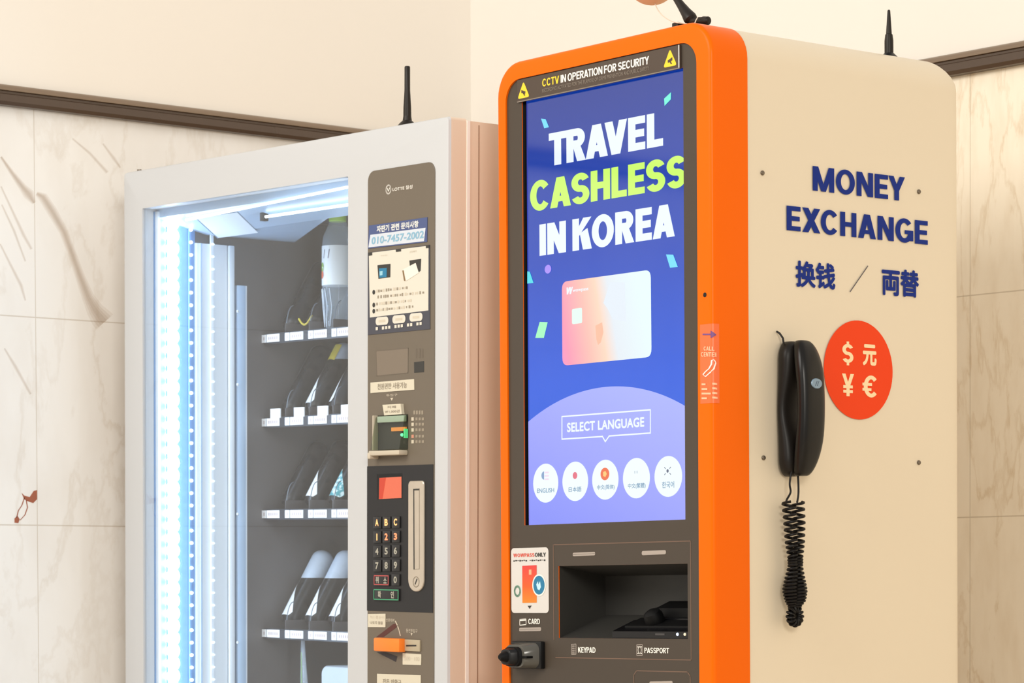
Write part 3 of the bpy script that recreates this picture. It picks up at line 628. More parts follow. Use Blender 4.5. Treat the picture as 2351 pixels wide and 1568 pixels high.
# ================================================================= wall telephone
tel = thing('wall_telephone', 'black corded telephone hung on the beige side of the kiosk', 'telephone', KM @ Matrix.Translation((0, .146, 1.374)))
M_ph = mat('telephone_black', (15, 13, 11), rough=.3, spec=.32); M_ph2 = mat('cradle_black', (25, 21, 18), rough=.42, spec=.28); M_cd = mat('cord_black', (16, 13, 11), rough=.45, spec=.25)
def selip(xc, hx, yc, hy, z, n=28, e=2.8):
    out = []
    for k in range(n):
        a = 2*math.pi*k/n; c, s = math.cos(a), math.sin(a)
        out.append((xc+hx*math.copysign(abs(c)**(2/e), c), yc+hy*math.copysign(abs(s)**(2/e), s), z))
    return out
ZL, ZH = -.096, .096
def pbody(fx, m, n=30):
    b = MB(); rings = []
    for k in range(n+1):
        t = k/n; z = ZL+(ZH-ZL)*(.5-.5*math.cos(math.pi*t)); rings.append(selip(*fx((z-ZL)/(ZH-ZL)), z))
    b.loft(rings, m, True, True, True); return b
def endr(t, p=.10): 
    d = min(t, 1-t); return 1.0 if d >= p else math.sqrt(max(.0004, 1-(1-d/p)**2))
def fx_base(t):
    dip = math.exp(-((t-.50)/.20)**2); front = .027-.011*dip; e = endr(t, .13); front *= (.55+.45*e)
    return (front/2+.0002, front/2, 0, .0245*(.25+.75*e))
def fx_hand(t):
    arch = 1-abs((t-.52)/.52)**2.2; e = endr(t, .34 if t < .5 else .26); mid = .031+.0165*arch; half = .0150-.0040*arch
    half *= (.40+.60*e); return (mid-.004*(1-e), half, .001, .0232*(.34+.66*e))
pbody(fx_base, M_ph2).build('cradle', tel); hand = pbody(fx_hand, M_ph).build('handset', tel)
b = MB(); zc = .034; p = ks(1871, 873, .058); b.loft([[(.0572, .0015+(.0105*s_)*math.cos(2*math.pi*k/24), .0335+(.0075*s_)*math.sin(2*math.pi*k/24)) for k in range(24)] for s_ in (1,)]+[[(.0592, .0015+.0096*math.cos(2*math.pi*k/24), .0335+.0068*math.sin(2*math.pi*k/24)) for k in range(24)]], mat('blue_grey_badge', (128, 150, 168), rough=.3), True, True)
for s_ in (-.0025, .001): b.stroke([(.0015-.003+s_+.002, .0335-.003), (.0015+s_+.002, .0335+.003)], .0009, .0595, mat('badge_line', (58, 74, 92), rough=.4), side=True)
b.build('emblem', hand, 'small oval blue-grey badge')
b = MB(); b.tube([(.012, -.018, .092), (.011, -.0185, .100), (.006, -.020, .107), (.001, -.021, .110)], .0015, M_ph2, 8); b.build('hook_cord', tel)
# coiled cord: two wires, a double coil, a small coiled loop
def tl(u, v, x): p = ks(u, v, x); return np.array((p[0], p[1]-.146, p[2]-1.374))
b = MB(); xc = .020
s1 = [tl(1817, 1080, xc), tl(1813, 1110, xc), tl(1815, 1130, xc), tl(1806, 1148, xc), tl(1806, 1154, xc)]
s2 = [tl(1831, 1078, xc), tl(1833, 1110, xc), tl(1833, 1135, xc), tl(1830, 1154, xc)]
def smooth_path(P, n=6):
    out = []
    for i in range(len(P)-1):
        p0, p1, p2, p3 = P[max(i-1, 0)], P[i], P[i+1], P[min(i+2, len(P)-1)]
        for k in range(n):
            t = k/n; out.append(.5*((2*p1)+(-p0+p2)*t+(2*p0-5*p1+4*p2-p3)*t*t+(-p0+3*p1-3*p2+p3)*t**3))
    return out+[P[-1]]
b.tube(smooth_path(s1), .0015, M_cd, 7); b.tube(smooth_path(s2), .0015, M_cd, 7)
cen = [(1821, 1152, 18), (1824, 1200, 17), (1825, 1245, 15), (1826, 1280, 11), (1826, 1300, 11), (1825, 1330, 16), (1825, 1355, 20), (1826, 1378, 17), (1824, 1396, 8)]
for sg in (-1, 1):
    path = []; turns = 25; N = turns*12
    for k in range(N+1):
        t = k/N*(len(cen)-1); i = min(int(t), len(cen)-2); f = t-i
        u = cen[i][0]*(1-f)+cen[i+1][0]*f; v = cen[i][1]*(1-f)+cen[i+1][1]*f; wd = (cen[i][2]*(1-f)+cen[i+1][2]*f)/1270
        tw = .5 if k < N*.45 else (k/N-.45)*3.0
        c0 = tl(u, v, xc); off = sg*wd*.55; cc_ = c0+np.array((off*.35*math.sin(tw), off*math.cos(tw*.6), 0))
        a = 2*math.pi*turns*k/N+(0 if sg > 0 else 2.0); rr_ = wd*.55+.0012
        path.append(cc_+np.array((rr_*math.sin(a), rr_*math.cos(a), 0)))
    b.tube(path, .0021, M_cd, 6)
path = []; N = 13*14; c0 = tl(1825, 1414, xc)
for k in range(N+1):
    t = 2*math.pi*k/N-1.57; a = 2*math.pi*13*k/N; R0 = .0092; rr_ = .0052
    path.append(c0+np.array((rr_*math.sin(a), (R0+rr_*math.cos(a))*math.cos(t), (R0*1.05+rr_*math.cos(a))*math.sin(t))))
b.tube(path, .0019, M_cd, 6); b.build('coiled_cord', tel, 'black coiled cord hanging in a bundle')

# ================================================================= things on top of the kiosk
M_an = mat('antenna_black', (32, 26, 21), rough=.42, spec=.3)
ZK = KTOP
ay = ks(2041, 125, -.085)[1]; zt = ks(2041, 22, -.085)[2]; H = zt-ZK
ant = thing('antenna', 'slim tapering black antenna standing at the rear of the kiosk top', 'antenna', KM @ Matrix.Translation((-.085, ay, ZK)))
b = MB(); b.lathe([(.0068, .012), (.0068, H*.40), (.0056, H*.52), (.0045, H*.53), (.0022, H*.97), (.0015, H*.995), (0, H)], (0, 0, 0), (0, 0, 1), M_an, 20); b.build('whip', ant)
b = MB(); b.lathe([(.016, -.0002), (.016, .004), (.010, .010), (.0075, .0125), (0, .0125)], (0, 0, 0), (0, 0, 1), M_blk, 24); b.build('base', ant)
ya = .075
pa, pb = kf(1586, 44, ya), kf(1555, 0, ya); bz = max(pa[2], ZK+.006)
org = np.array((pa[0], ya, ZK))
tan_ = thing('antenna', 'black antenna leaning left from a hinge on the front of the kiosk top', 'antenna', KM @ Matrix.Translation(tuple(org)))
d = (pb-pa); d /= np.linalg.norm(d); P0 = pa-org; L = .155
b = MB(); b.lathe([(.004, -.006), (.0095, -.001), (.0100, .003), (.0080, .014), (.0062, .030), (.0050, .046), (.0044, .10), (.0038, L-.004), (.002, L), (0, L)], P0, d, M_an, 20); b.build('whip', tan_)
b = MB(); q1, q2 = kf(1600, 48, ya)-org, kf(1627, 47.5, ya)-org; ax = q2-q1; b.lathe([(0, -.014), (.0052, -.013), (.0055, .0), (.0055, .012), (.0064, .014), (.0060, np.linalg.norm(ax)-.001), (.004, np.linalg.norm(ax)+.001), (0, np.linalg.norm(ax)+.0015)], q1, ax/np.linalg.norm(ax), M_an, 18); b.build('hinge', tan_)
b = MB(); xl = kf(1556, 56, ya)[0]-org[0]; b.box(xl, xl+.013, -.012, .012, -.0002, .0220, M_an, .0015); b.box(xl+.012, q2[0]*.9, -.012, .012, -.0002, .009, M_an, .0015); b.build('base', tan_)
bc = kf(1497, -50, ya+.0412); R0 = .0395
ball = thing('hanging_ball', 'peach-orange ball tied by a thin pale string to the leaning antenna', 'ball', KM @ Matrix.Translation(tuple(bc)))
b = MB(); b.lathe([(R0*math.sin(math.pi*k/20), -R0*math.cos(math.pi*k/20)) for k in range(21)], (0, 0, 0), (0, 0, 1), mat('peach_orange', (224, 172, 134), rough=.55, noise=.1, nscale=14), 32); b.build('shell', ball)
b = MB(); S = [kf(1503, 6, ya+.0412), kf(1510, 22, ya+.034), kf(1524, 38, ya+.010), kf(1546, 50, ya-.0165), kf(1572, 54, ya-.0165), kf(1592, 56, ya-.0155), kf(1598, 46, ya-.0125), kf(1602, 40, ya-.0072)]
b.tube(smooth_path([s-bc for s in S]), .0008, mat('pale_string', (226, 212, 192), rough=.7), 6); b.build('string', ball)

# ================================================================= vending machine
VM = VF_.matrix()
M_vw = mat('vending_white', (196, 197, 199), rough=.42, spec=.4); M_vs = mat('vending_peach', (232, 214, 194), rough=.45, spec=.35)  # side tone for rim and cabinet: warm bounce light put into the colour
M_pb = mat('pale_blue_metal', (176, 200, 226), rough=.25, spec=.6); M_pw = mat('liner_white', (226, 234, 242), rough=.35)
M_bk = mat('liner_dark', (92, 88, 88), rough=.55); M_tp = mat('taupe_panel', (110, 100, 87), rough=.42, spec=.3); M_ch = mat('charcoal_panel', (40, 39, 40), rough=.4, spec=.3)
XL = vf(327.5, 800)[0]; XR = vf(799, 800)[0]; WZT = (vf(327.3, 480.6)[2]+vf(798, 403)[2])/2
VL = vf(283.5, 900)[0]; VT = vf(888, 291.9)[2]+.001; DT = .0365; WZB = .42; DEEP = .80
ven = thing('vending_machine', 'white glass-fronted vending machine with a taupe payment panel', 'vending machine', VM)
b = MB(); n_ = 6
out = lambda i, y: ring3(rrect(VL+i, -i, .10+i, VT-i, .006, .006, n_), y)
hole = lambda y: ring3(rrect(XL, XR, WZB, WZT, .002, .002, n_), y)
b.loft([hole(DT), out(0, DT), out(0, .006)], M_vs, False, False, True); b.loft([out(0, .006), out(.0018, .0018), out(.006, 0), hole(0), hole(DT)], M_vw, False, False, True)
b.box(XR, -.003, .006, DT, WZB, WZT, M_vw)
b.build('door_frame', ven, 'white door surround')
gl = MB(); gl.box(XL, XR, .0035, .0065, WZB, WZT, glass('window_glass', (.95, .975, 1.0), 1.62)); gl.build('window_glass', ven, 'clear glass pane with a soft reflection')
b = MB(); b.box(-.012, .0012, DT, DT+.006, .11, VT-.004, mat('gasket_cream', (250, 248, 244), rough=.5)); b.build('gasket', ven)
# cabinet shell, open towards the door
b = MB(); y0 = DT+.006; t_ = .018; CT = VT-.004
for q in ((VL, VL+t_, y0, DEEP, .10, CT), (-t_, 0, y0, DEEP, .10, CT), (VL+t_, -t_, y0, DEEP, CT-t_, CT), (VL+t_, -t_, y0, DEEP, .10, .10+t_), (VL, 0, DEEP, DEEP+.02, .10, CT)): b.box(*q, M_vs)
b.box(-.0005, .0006, .060, .0615, .11, CT-.005, mat('seam_shadow', (150, 120, 98), rough=.6))  # thin darker line along the seam
for x in (VL+.06, -.10): b.box(x, x+.05, .08, .13, 0, .10, M_blk); b.box(x, x+.05, DEEP-.13, DEEP-.08, 0, .10, M_blk)
b.build('cabinet', ven, 'pale peach-white cabinet side')
b = MB(); p = vf(297.5, 393, 0); b.lathe([(0, 0), (.004, 0), (.004, .006), (0, .0065)], (p[0]+.001, .02, VT-.001), (0, 0, 1), M_sw, 12); b.build('hinge_pin', ven)
# interior
IB = .62
b = MB(); X2 = -.235
b.poly([(XL-.001, .111, WZB), (XL-.001, IB, WZB), (XL-.001, IB, WZT), (XL-.001, .111, WZT)], M_bk); b.poly([(X2, DT, WZB), (X2, IB, WZB), (X2, IB, WZT), (X2, DT, WZT)], M_bk)
b.poly([(XL-.001, IB, WZB), (X2, IB, WZB), (X2, IB, WZT), (XL-.001, IB, WZT)], M_bk); b.poly([(XL-.001, DT, WZB), (X2, DT, WZB), (X2, IB, WZB), (XL-.001, IB, WZB)], M_bk)
b.poly([(XL-.001, DT, WZT+.0005), (X2, DT, WZT+.0005), (X2, IB, WZT+.0005), (XL-.001, IB, WZT+.0005)], M_bk); b.build('liner', ven, 'dark inner lining')
b = MB(); yL = lambda u: vs(u, 1000, XL)[1]
P2, P3 = vs(475, 540, XL), vs(754, 556, XL); ZC = P2[2]; yA = .030; yB = P2[1]; yC = .33; zA = (vf(428, 500, yA)[2]+vf(800, 424, yA)[2])/2
b.add([(x, yy, z) for x in (XL, X2) for yy, z in ((yA, WZT), (yA, zA), (yB, ZC), (yC, ZC), (yC, WZT))], [(0, 1, 6, 5), (1, 2, 7, 6)], M_pb)
xa_ = vf(752, 492, yB)[0]
b.add([(XL, yB, ZC), (xa_, yB, ZC), (XL, yC, ZC), (XL, yC, WZT), (xa_, yB, WZT)], [(0, 1, 2), (1, 4, 3, 2)], M_pb)
nA = np.cross((1, 0, 0), (0, yB-yA, ZC-zA)); nA /= np.linalg.norm(nA)
def slope(u, v, lift=.0012):
    r = VF_.R.T @ ray(u, v); o = VF_.R.T @ (CAM-VF_.O); t = (nA @ (np.array((0, yA, zA))-o))/(nA @ r); sg = 1 if nA @ r < 0 else -1; return o+r*t+nA*sg*lift
b.poly([slope(448, 500), slope(545, 486), slope(593, 533), slope(500, 545)], M_pw)
b.tube([slope(452, 501), slope(500, 545)], .0012, mat('seam_blue', (130, 160, 190), rough=.5), 5)
b.build('ceiling_box', ven, 'pale blue inner top box with a sloping front')
E_tube = mat('tube_light', (240, 248, 255), emit=(226, 242, 255), estr=4)
b = MB(); p, q = slope(428, 500, .004), slope(800, 424, .004); b.tube([p, q], .0024, E_tube, 8); b.build('tube_lamp', ven, 'thin white tube lamp along the window top')
b = MB(); p, q = slope(610, 490, .006), slope(800, 462, .006); b.tube([p, q], .0026, E_tube, 8); tl2 = b.build('tube_lamp', ven, 'short white tube lamp on a dark bracket')
b = MB(); b.box(p[0]-.008, p[0]+.002, p[1]-.006, p[1]+.006, p[2]-.007, p[2]+.007, M_blk, .001); b.build('bracket', tl2)
ld = bpy.data.lights.new('cabinet_lamp', 'AREA'); ld.shape = 'RECTANGLE'; ld.size = 1.35; ld.size_y = .03; ld.energy = 2.6; ld.color = (.84, .93, 1.0)  # unseen fill light added to brighten the shelves and inner wall
lo_ = bpy.data.objects.new('cabinet_lamp', ld); COL.objects.link(lo_); lo_.matrix_world = VM @ Matrix.Translation((X2-.006, .058, 1.12)) @ Matrix(((0, 0, 1, 0), (0, 1, 0, 0), (-1, 0, 0, 0), (0, 0, 0, 1)))
# strips down the left inner wall
b = MB(); M_deep = mat('deep_blue_metal', (98, 136, 178), rough=.35, spec=.4); b.box(XL, XL+.002, .023, yL(447), WZB, WZT-.004, M_deep); b.box(XL, XL+.010, yL(356), yL(362), WZB, WZT-.004, M_pw); b.build('side_channel', ven, 'pale blue channel behind the glass')
zp = vs(480, 560, XL+.008)[2]; b = MB()
b.box(XL, XL+.008, yL(446), yL(516), WZB, zp, M_pw); b.box(XL, XL+.012, yL(518), yL(531), WZB, zp, M_pw, .002); b.box(XL+.008, XL+.0095, yL(454), yL(458), WZB, zp, M_pb)
b.build('side_panel', ven, 'white upright panel inside')
zp2 = vs(550, 655, XL+.012)[2]; b = MB(); b.box(XL, XL+.012, yL(537), yL(556), WZB, zp2, M_pb, .001); b.box(XL, XL+.010, yL(556), yL(560), WZB, zp2, M_pw)
for v in (715, 883, 1180, 1475): p = vs(546, v, XL+.0125); b.lathe([(0, 0), (.003, 0), (.002, .0015), (0, .002)], (XL+.012, p[1], p[2]), (1, 0, 0), M_pw, 10)
b.build('shelf_upright', ven, 'pale blue metal shelf upright with rivets')
E_led = mat('led_glow', (235, 245, 255), emit=(214, 234, 255), estr=24.0); E_dot = mat('led_dot', (235, 245, 255), emit=(222, 240, 255), estr=6.0); E_dim = mat('led_dim', (225, 238, 250), emit=(215, 236, 255), estr=1.6)
def led_glow_strip(u, x, zt, r, squash, m, label, pitch, rail, ph=0.0):
    y = yL(u); s = MB(); s.box(x-.006, x-.002, y-rail, y+rail, WZB, zt+.01, M_deep if u < 450 else M_pw); so = s.build('led_strip', ven, label)
    me = None; n = int((zt-.80)/pitch)
    for k in range(n):
        z = zt-ph-pitch*k
        if me is None:
            q = MB(); q.lathe([(r*math.sin(math.pi*i/8), -r*squash*math.cos(math.pi*i/8)) for i in range(9)], (0, 0, 0), (0, 0, 1), m, 12); o = q.build('led', so); me = o.data
        else: o = bpy.data.objects.new('led', me); COL.objects.link(o); o.parent = so
        o.location = (x, y, z)
    return so
pit = vs(432, 1200, XL)[2]-vs(432, 1228.6, XL)[2]
led_glow_strip(388, XL+.012, vs(388, 512, XL+.012)[2], .0122, 1.12, E_led, 'brightest glowing strip of white lamps', pit, .010)
led_glow_strip(432, XL+.010, vs(432, 527, XL+.01)[2], .0034, .85, E_dot, 'thin strip of small white lamps', pit, .0020)  # small glowing dots on a thin rail
led_glow_strip(480, XL+.013, vs(480, 531, XL+.013)[2], .0030, .7, E_dim, 'strip of faint lamps on the white panel', pit, .0028)  # reflection of the bright strip, built as faintly glowing beads
# shelves with price labels
YS = vs(603, 1000, XL)[1]; ROWS = [787.2, 979.3, 1189.6, 1462.2, 1745]; M_rail = mat('rail_slate', (46, 49, 55), rough=.4); M_lab = mat('price_white', (250, 250, 250), rough=.4, emit=None)
M_tick = mat('price_tick', (196, 178, 180), rough=.5); M_wire = mat('bright_wire', (110, 120, 130), rough=.4, metal=.2)
SHZ = []; LANES = [624, 678, 732, 786, 840]
LX = [vf(u, 1190, YS)[0] for u in LANES]; PX = LX[1]-LX[0]
for ri, v in enumerate(ROWS):
    z0 = vf(602.5, v, YS)[2]; hgt = .0142; SHZ.append(z0+hgt)
    b = MB(); b.box(XL+.004, X2-.004, YS, YS+.004, z0-.003, z0+hgt+.002, M_rail); b.box(XL+.004, X2-.004, YS+.004, .56, z0+hgt-.006, z0+hgt-.003, M_bk)
    for k, x in enumerate([] if ri > 3 else [LX[0]-PX/2]+[q+PX/2 for q in LX]):
        b.box(x-.0008, x+.0008, YS+.004, .54, z0+hgt-.003, z0+hgt+.018, M_bk)
        a = [(x, YS+.006+.016*(1-math.cos(R_(t))), z0+hgt+.001+.05*math.sin(R_(t))) for t in range(0, 91, 15)]; b.tube(a, .0009, M_wire, 5)
    sh = b.build('shelf', ven, ['top shelf', 'second shelf', 'third shelf', 'fourth shelf', 'lowest shelf'][ri])
    if ri > 3: continue
    for k, x in enumerate(LX):
        l = MB(); xa = x-PX*.42; f = YS-.0012
        l.box(xa, xa+PX*.19, f, YS-.0001, z0, z0+hgt, M_lab); l.box(xa+PX*.225, xa+PX*.76, f, YS-.0001, z0, z0+hgt, M_lab)
        l.fpoly(rect(xa+PX*.09, xa+PX*.13, z0+.004, z0+.010), f-.0002, M_tick)
        for i in range(5): l.fpoly(rect(xa+PX*(.30+.085*i), xa+PX*(.35+.085*i), z0+.0045, z0+.0098), f-.0002, M_tick)
        if ri == 1: l.box(xa+PX*.40, xa+PX*.82, f-.001, YS-.0002, z0+hgt, z0+hgt+.017, M_lab)
        l.build('price_label', sh, 'white price label')
# ---- payment panel
PYv = -.0016; cp = crop(830, 360, 3.733); b = MB()
pl, pr_ = vf(843.6, 900, PYv)[0], vf(997, 900, PYv)[0]; pt = vf(985, 370.5, PYv)[2]-.001
b.loft([ring3(rrect(pl, pr_, .40, pt, .016, .005, 6), .0), ring3(rrect(pl, pr_, .40, pt, .016, .005, 6), PYv+.0006), ring3(rrect(pl+.0008, pr_-.0008, .4008, pt-.0008, .0155, .005, 6), PYv)], M_tp, True, True)
T = PYv-.0003
def vrect(a, c, y=PYv): p, q = vf(*a, y), vf(*c, y); return rect(p[0], q[0], p[2], q[2])
cx, cz = v2([(232, 280)], cp, PYv)[0]; b.stroke(ell(cx, cz, .0062, .0066, 20), .0022, T, M_wh, True); b.stroke([(cx-.003, cz+.002), (cx, cz-.003), (cx+.003, cz+.002)], .0014, T, M_wh)
put(b, font_text('LOTTE 칠성', .012), vbox(cp(268, 297), cp(438, 238), PYv), T, M_wh)
c6 = crop(830, 760, 4.9)
b.stroke(v2([(165, 225), (525, 193), (522, 470), (175, 505)], c6, PYv), .0012, T, mat('taupe_dark', (104, 93, 80), rough=.5), True); b.fpoly(v2([(165, 225), (525, 193), (522, 470), (175, 505)], c6, PYv), T+.0001, mat('taupe_mid', (122, 109, 94), rough=.4))
for k in range(3): b.fpoly(v2([(605+34*k, 200), (625+34*k, 196), (625+34*k, 300), (605+34*k, 303)], c6, PYv), T, mat('taupe_dark', (104, 93, 80), rough=.5))
b.fpoly(v2([(592, 350), (704, 338), (704, 462), (594, 470)], c6, PYv), T, M_ink)
M_crm = mat('label_cream', (212, 203, 182), rough=.5); M_faint = mat('faint_print', (150, 138, 120), rough=.5); M_lt = mat('light_print', (206, 194, 174), rough=.5)
put(b, font_text('투입구', .0), vbox(c6(280, 738), c6(405, 702), PYv), T, M_lt); b.fpoly(v2([(325, 752), (358, 750), (342, 785)], c6, PYv), T, M_lt)
for k, yv in enumerate((990, 1050, 1112, 1185, 1245)):
    b.fpoly(v2([(562, yv-18), (590, yv-20), (590, yv+18), (562, yv+20)], c6, PYv), T, M_lt if k != 3 else mat('rose_print', (206, 140, 120), rough=.5))
    for j in range(3): b.fpoly(v2([(608+36*j, yv-16), (632+36*j, yv-18), (632+36*j, yv+12), (608+36*j, yv+14)], c6, PYv), T, M_faint)
for j in range(4): b.fpoly(v2([(585+30*j, 895), (606+30*j, 892), (606+30*j, 936), (585+30*j, 939)], c6, PYv), T, M_faint)
c8 = crop(820, 1380, 8.342)
put(b, font_text('반환레버', .0), vbox(c8(556, 394), c8(714, 336), PYv), T, M_lt); put(b, font_text('동전투입구', .0), vbox(c8(940, 600), c8(1158, 535), PYv), T, M_lt)
b.fpoly(v2([(1025, 612), (1065, 612), (1045, 665)], c8, PYv), T, M_lt)
b.stroke(v2([(738, 390), (775, 470), (805, 560), (828, 655)], c8, PYv), .0022, T, M_lt)
b.fpoly(v2([(365, 690), (690, 440), (745, 430), (760, 500), (500, 690)], c8, PYv), T, mat('dark_maroon', (84, 40, 32), rough=.5)); b.fpoly(v2([(370, 975), (540, 975), (770, 1060), (745, 1165)], c8, PYv), T, mat('shadow_plum', (44, 36, 38), rough=.5))  # lever bracket arms in maroon and dark plum
pan = b.build('payment_panel', ven, 'taupe control strip with a rounded top')
def sticker(name, pts, cr, m, label, extra=None, d=.0010):
    s = MB(); q = v2(pts, cr, PYv-d); s.prism(q, PYv-d, PYv-.0002, m)
    if extra: extra(s, PYv-d-.0003)
    return s.build(name, pan, label)
M_nv = mat('sticker_navy', (70, 84, 130), rough=.4); M_ice = mat('sticker_ice', (206, 212, 222), rough=.4); M_sky = mat('sky_print', (132, 176, 200), rough=.4)
cph = crop(840, 500, 14.69)
def ph(s, y):
    s.fpoly(v2([(150, 575), (2015, 335), (1960, 790), (85, 1000)], cph, y), y, M_ice)
    put(s, font_text('자판기 관련 문의사항', .03), vbox(cph(365, 500), cph(1775, 85), y), y, M_wh)
    put(s, font_text('010-7457-2002', .03, 1.02), vbox(cph(185, 905), cph(1950, 430), y), y-.0002, M_sky, slant=.12)
sticker('phone_sticker', [(100, 265), (2070, -20), (2060, 815), (70, 1040)], cph, M_nv, 'navy and white sticker with a phone number', ph)
ci = crop(835, 560, 7.467); M_pap = mat('paper_ivory', (216, 210, 196), rough=.5); M_bn = mat('band_slate', (66, 66, 76), rough=.45)
def sheet(s, y):
    s.fpoly(v2([(88, 155), (1112, 30), (1108, 1140), (105, 1262)], ci, y), y, M_pap); y -= .0003
    for q in ([(80, 150), (145, 140), (145, 195), (82, 205)], [(548, 95), (640, 85), (640, 128), (552, 138)], [(1062, 25), (1118, 18), (1118, 68), (1066, 75)]): s.fpoly(v2(q, ci, y), y, M_ink)
    s.fpoly(v2([(235, 365), (458, 340), (455, 570), (252, 598)], ci, y), y, M_ink); s.fpoly(v2([(262, 420), (395, 410), (392, 568), (268, 582)], ci, y-.0002), y-.0002, M_bl)
    s.fpoly(v2([(272, 470), (325, 462), (322, 535), (275, 542)], ci, y-.0004), y-.0004, mat('cyan_print', (150, 200, 216), rough=.4))
    s.fpoly(v2([(782, 285), (985, 255), (975, 460), (935, 490), (790, 375)], ci, y), y, M_ink); s.fpoly(v2([(665, 440), (890, 325), (945, 495), (715, 640)], ci, y-.0002), y-.0002, mat('rosy_paper', (240, 226, 214), rough=.5)); s.fpoly(v2([(660, 455), (685, 450), (718, 632), (690, 630)], ci, y-.0004), y-.0004, mat('ochre_print', (130, 104, 70), rough=.5))
    rnd = random.Random(3)
    for (xa, ya, xb, yb_, bul) in ((215, 815, 765, 750, 1), (235, 915, 1030, 835, 0), (215, 1035, 835, 970, 1), (215, 1140, 890, 1070, 1)):
        if bul: cx, cz = v2([(172, ya+12)], ci, y)[0]; s.fpoly(ell(cx, cz, .0036, .0038, 12), y, M_ink)
        x = xa
        while x < xb-20:
            wd = rnd.choice((18, 24, 30)); f = (x-xa)/(xb-xa); yy = ya+(yb_-ya)*f; h = rnd.choice((20, 26, 30))
            s.fpoly(v2([(x, yy-h), (x+wd, yy-h-2), (x+wd, yy+h*.6), (x, yy+h*.6+2)], ci, y), y, M_lt if rnd.random() < .55 else M_faint); x += wd+rnd.choice((10, 12, 26))
    for xa, ya, xb, yb_ in ((205, 1330, 422, 1310), (492, 1300, 715, 1280), (785, 1265, 1008, 1245)):
        p = v2([(xa, ya+65), (xb, yb_-68)], ci, y); xm = v2([(xa, ya), (xb, yb_)], ci, y); h = .0064; zc_ = (xm[0][1]+xm[1][1])/2
        s.fpoly(rrect(p[0][0], p[1][0], zc_-h, zc_+h, .0058), y, M_pap); s.fpoly(rect(p[0][0]+.008, p[1][0]-.008, zc_-.0018, zc_+.0018), y-.0002, M_lt)
    for k in range(15):
        f = k/15; x = 205+805*f; yy = 1455-95*f
        if k in (1, 5, 9, 12): continue
        s.fpoly(v2([(x, yy-26), (x+38, yy-30), (x+38, yy+22), (x, yy+26)], ci, y), y, M_pap)
    put(s, font_text('카드', 0), vbox(ci(290, 215), ci(410, 180), y), y, M_lt); put(s, font_text('삼성페이', 0), vbox(ci(785, 155), ci(905, 105), y), y, M_lt)
sticker('instruction_sheet', [(70, 150), (1130, 15), (1135, 1460), (70, 1560)], ci, M_bn, 'ivory how-to-pay sheet with a dark lower band', sheet)
sticker('paper_label', [(100, 580), (590, 540), (592, 660), (100, 698)], c6, M_crm, 'cream label above the bill slot', lambda s, y: put(s, font_text('천원권만 사용가능', .015), vbox(c6(178, 660), c6(510, 572), y), y, M_faint))
sticker('paper_label', [(235, 830), (440, 818), (452, 935), (255, 950)], c6, M_crm, 'small white tag taped over the bill slot', lambda s, y: (put(s, font_text('지폐', .01), vbox(c6(290, 872), c6(385, 838), y), y, M_faint), put(s, font_text('￦1,000권', .01), vbox(c6(262, 925), c6(428, 884), y), y, M_faint)), .006)
def two(l1, l2, a, bb): return lambda s, y: (put(s, font_text(l1, 0), vbox(*a, y), y, M_lt), put(s, font_text(l2, .01), vbox(*bb, y), y, M_faint))
sticker('paper_label', [(205, 245), (540, 240), (538, 500), (205, 497)], c8, M_crm, 'cream tag beside the return lever', two('거스름돈이', '나오지 않음', (c8(235, 335), c8(515, 285)), (c8(245, 440), c8(490, 388))))
sticker('paper_label', [(870, 995), (1225, 1020), (1220, 1225), (870, 1215)], c8, M_crm, 'cream tag below the coin slot', lambda s, y: put(s, font_text('500 · 100', .0), vbox(c8(905, 1132), c8(1190, 1070), y), y, M_lt))
sticker('paper_label', [(380, 1390), (1215, 1420), (1215, 1800), (380, 1790)], c8, M_crm, 'large cream label at the foot of the panel', lambda s, y: put(s, font_text('잔돈 반환구', .015), vbox(c8(490, 1590), c8(840, 1505), y), y, M_faint))
# bill slot
b = MB(); q0 = v2([(178, 950), (525, 935), (520, 1330), (180, 1345)], c6, PYv); x0, x1, z1, z0 = q0[0][0], q0[1][0], (q0[0][1]+q0[1][1])/2, (q0[2][1]+q0[3][1])/2
b.fpoly(rect(x0, x1, z0, z1), PYv-.0004, M_ink); b.box(x0, x1, -.020, PYv, z0-.009, z0-.001, mat('pale_plastic', (196, 184, 164), rough=.35), .002)
b.box(x0, x0+.0025, -.012, PYv, z0, z1, mat('pale_plastic', (196, 184, 164), rough=.35), .001); b.box(x0-.002, x0+.006, -.021, PYv-.001, z0-.014, z0-.004, mat('pale_plastic', (196, 184, 164), rough=.35), .002)
bs = b.build('bill_slot', pan, 'bill slot with a clear sloping cover')
b = MB(); M_cl = glass('smoky_cover', (.80, .84, .76), 1.5, .05)
b.loft([[(x0+.006, PYv-.001, z1), (x1, PYv-.001, z1), (x1, PYv-.001, z0), (x0+.006, PYv-.001, z0)], [(x0+.004, -.008, z1-.004), (x1-.001, -.008, z1-.004), (x1-.001, -.019, z0), (x0+.004, -.019, z0)]], M_cl, False, True); b.build('clear_cover', bs, 'clear sloping cover')
b = MB(); b.box(x0+.01, x1-.001, -.010, PYv-.002, z1-.012, z1-.002, mat('sage_plastic', (150, 168, 146), rough=.3), .001); b.build('slot_lip', bs, 'sage green slot lip')
def vpt(a, c, y): p = vf(*c6(a, c), y); return p
b = MB(); p, q = vpt(345, 1128, -.004), vpt(505, 1078, -.004); b.box(p[0], q[0], -.006, -.003, p[2], q[2], mat('amber_strip', (226, 140, 62), rough=.4, emit=(226, 140, 62), estr=.35)); b.build('amber_strip', bs)
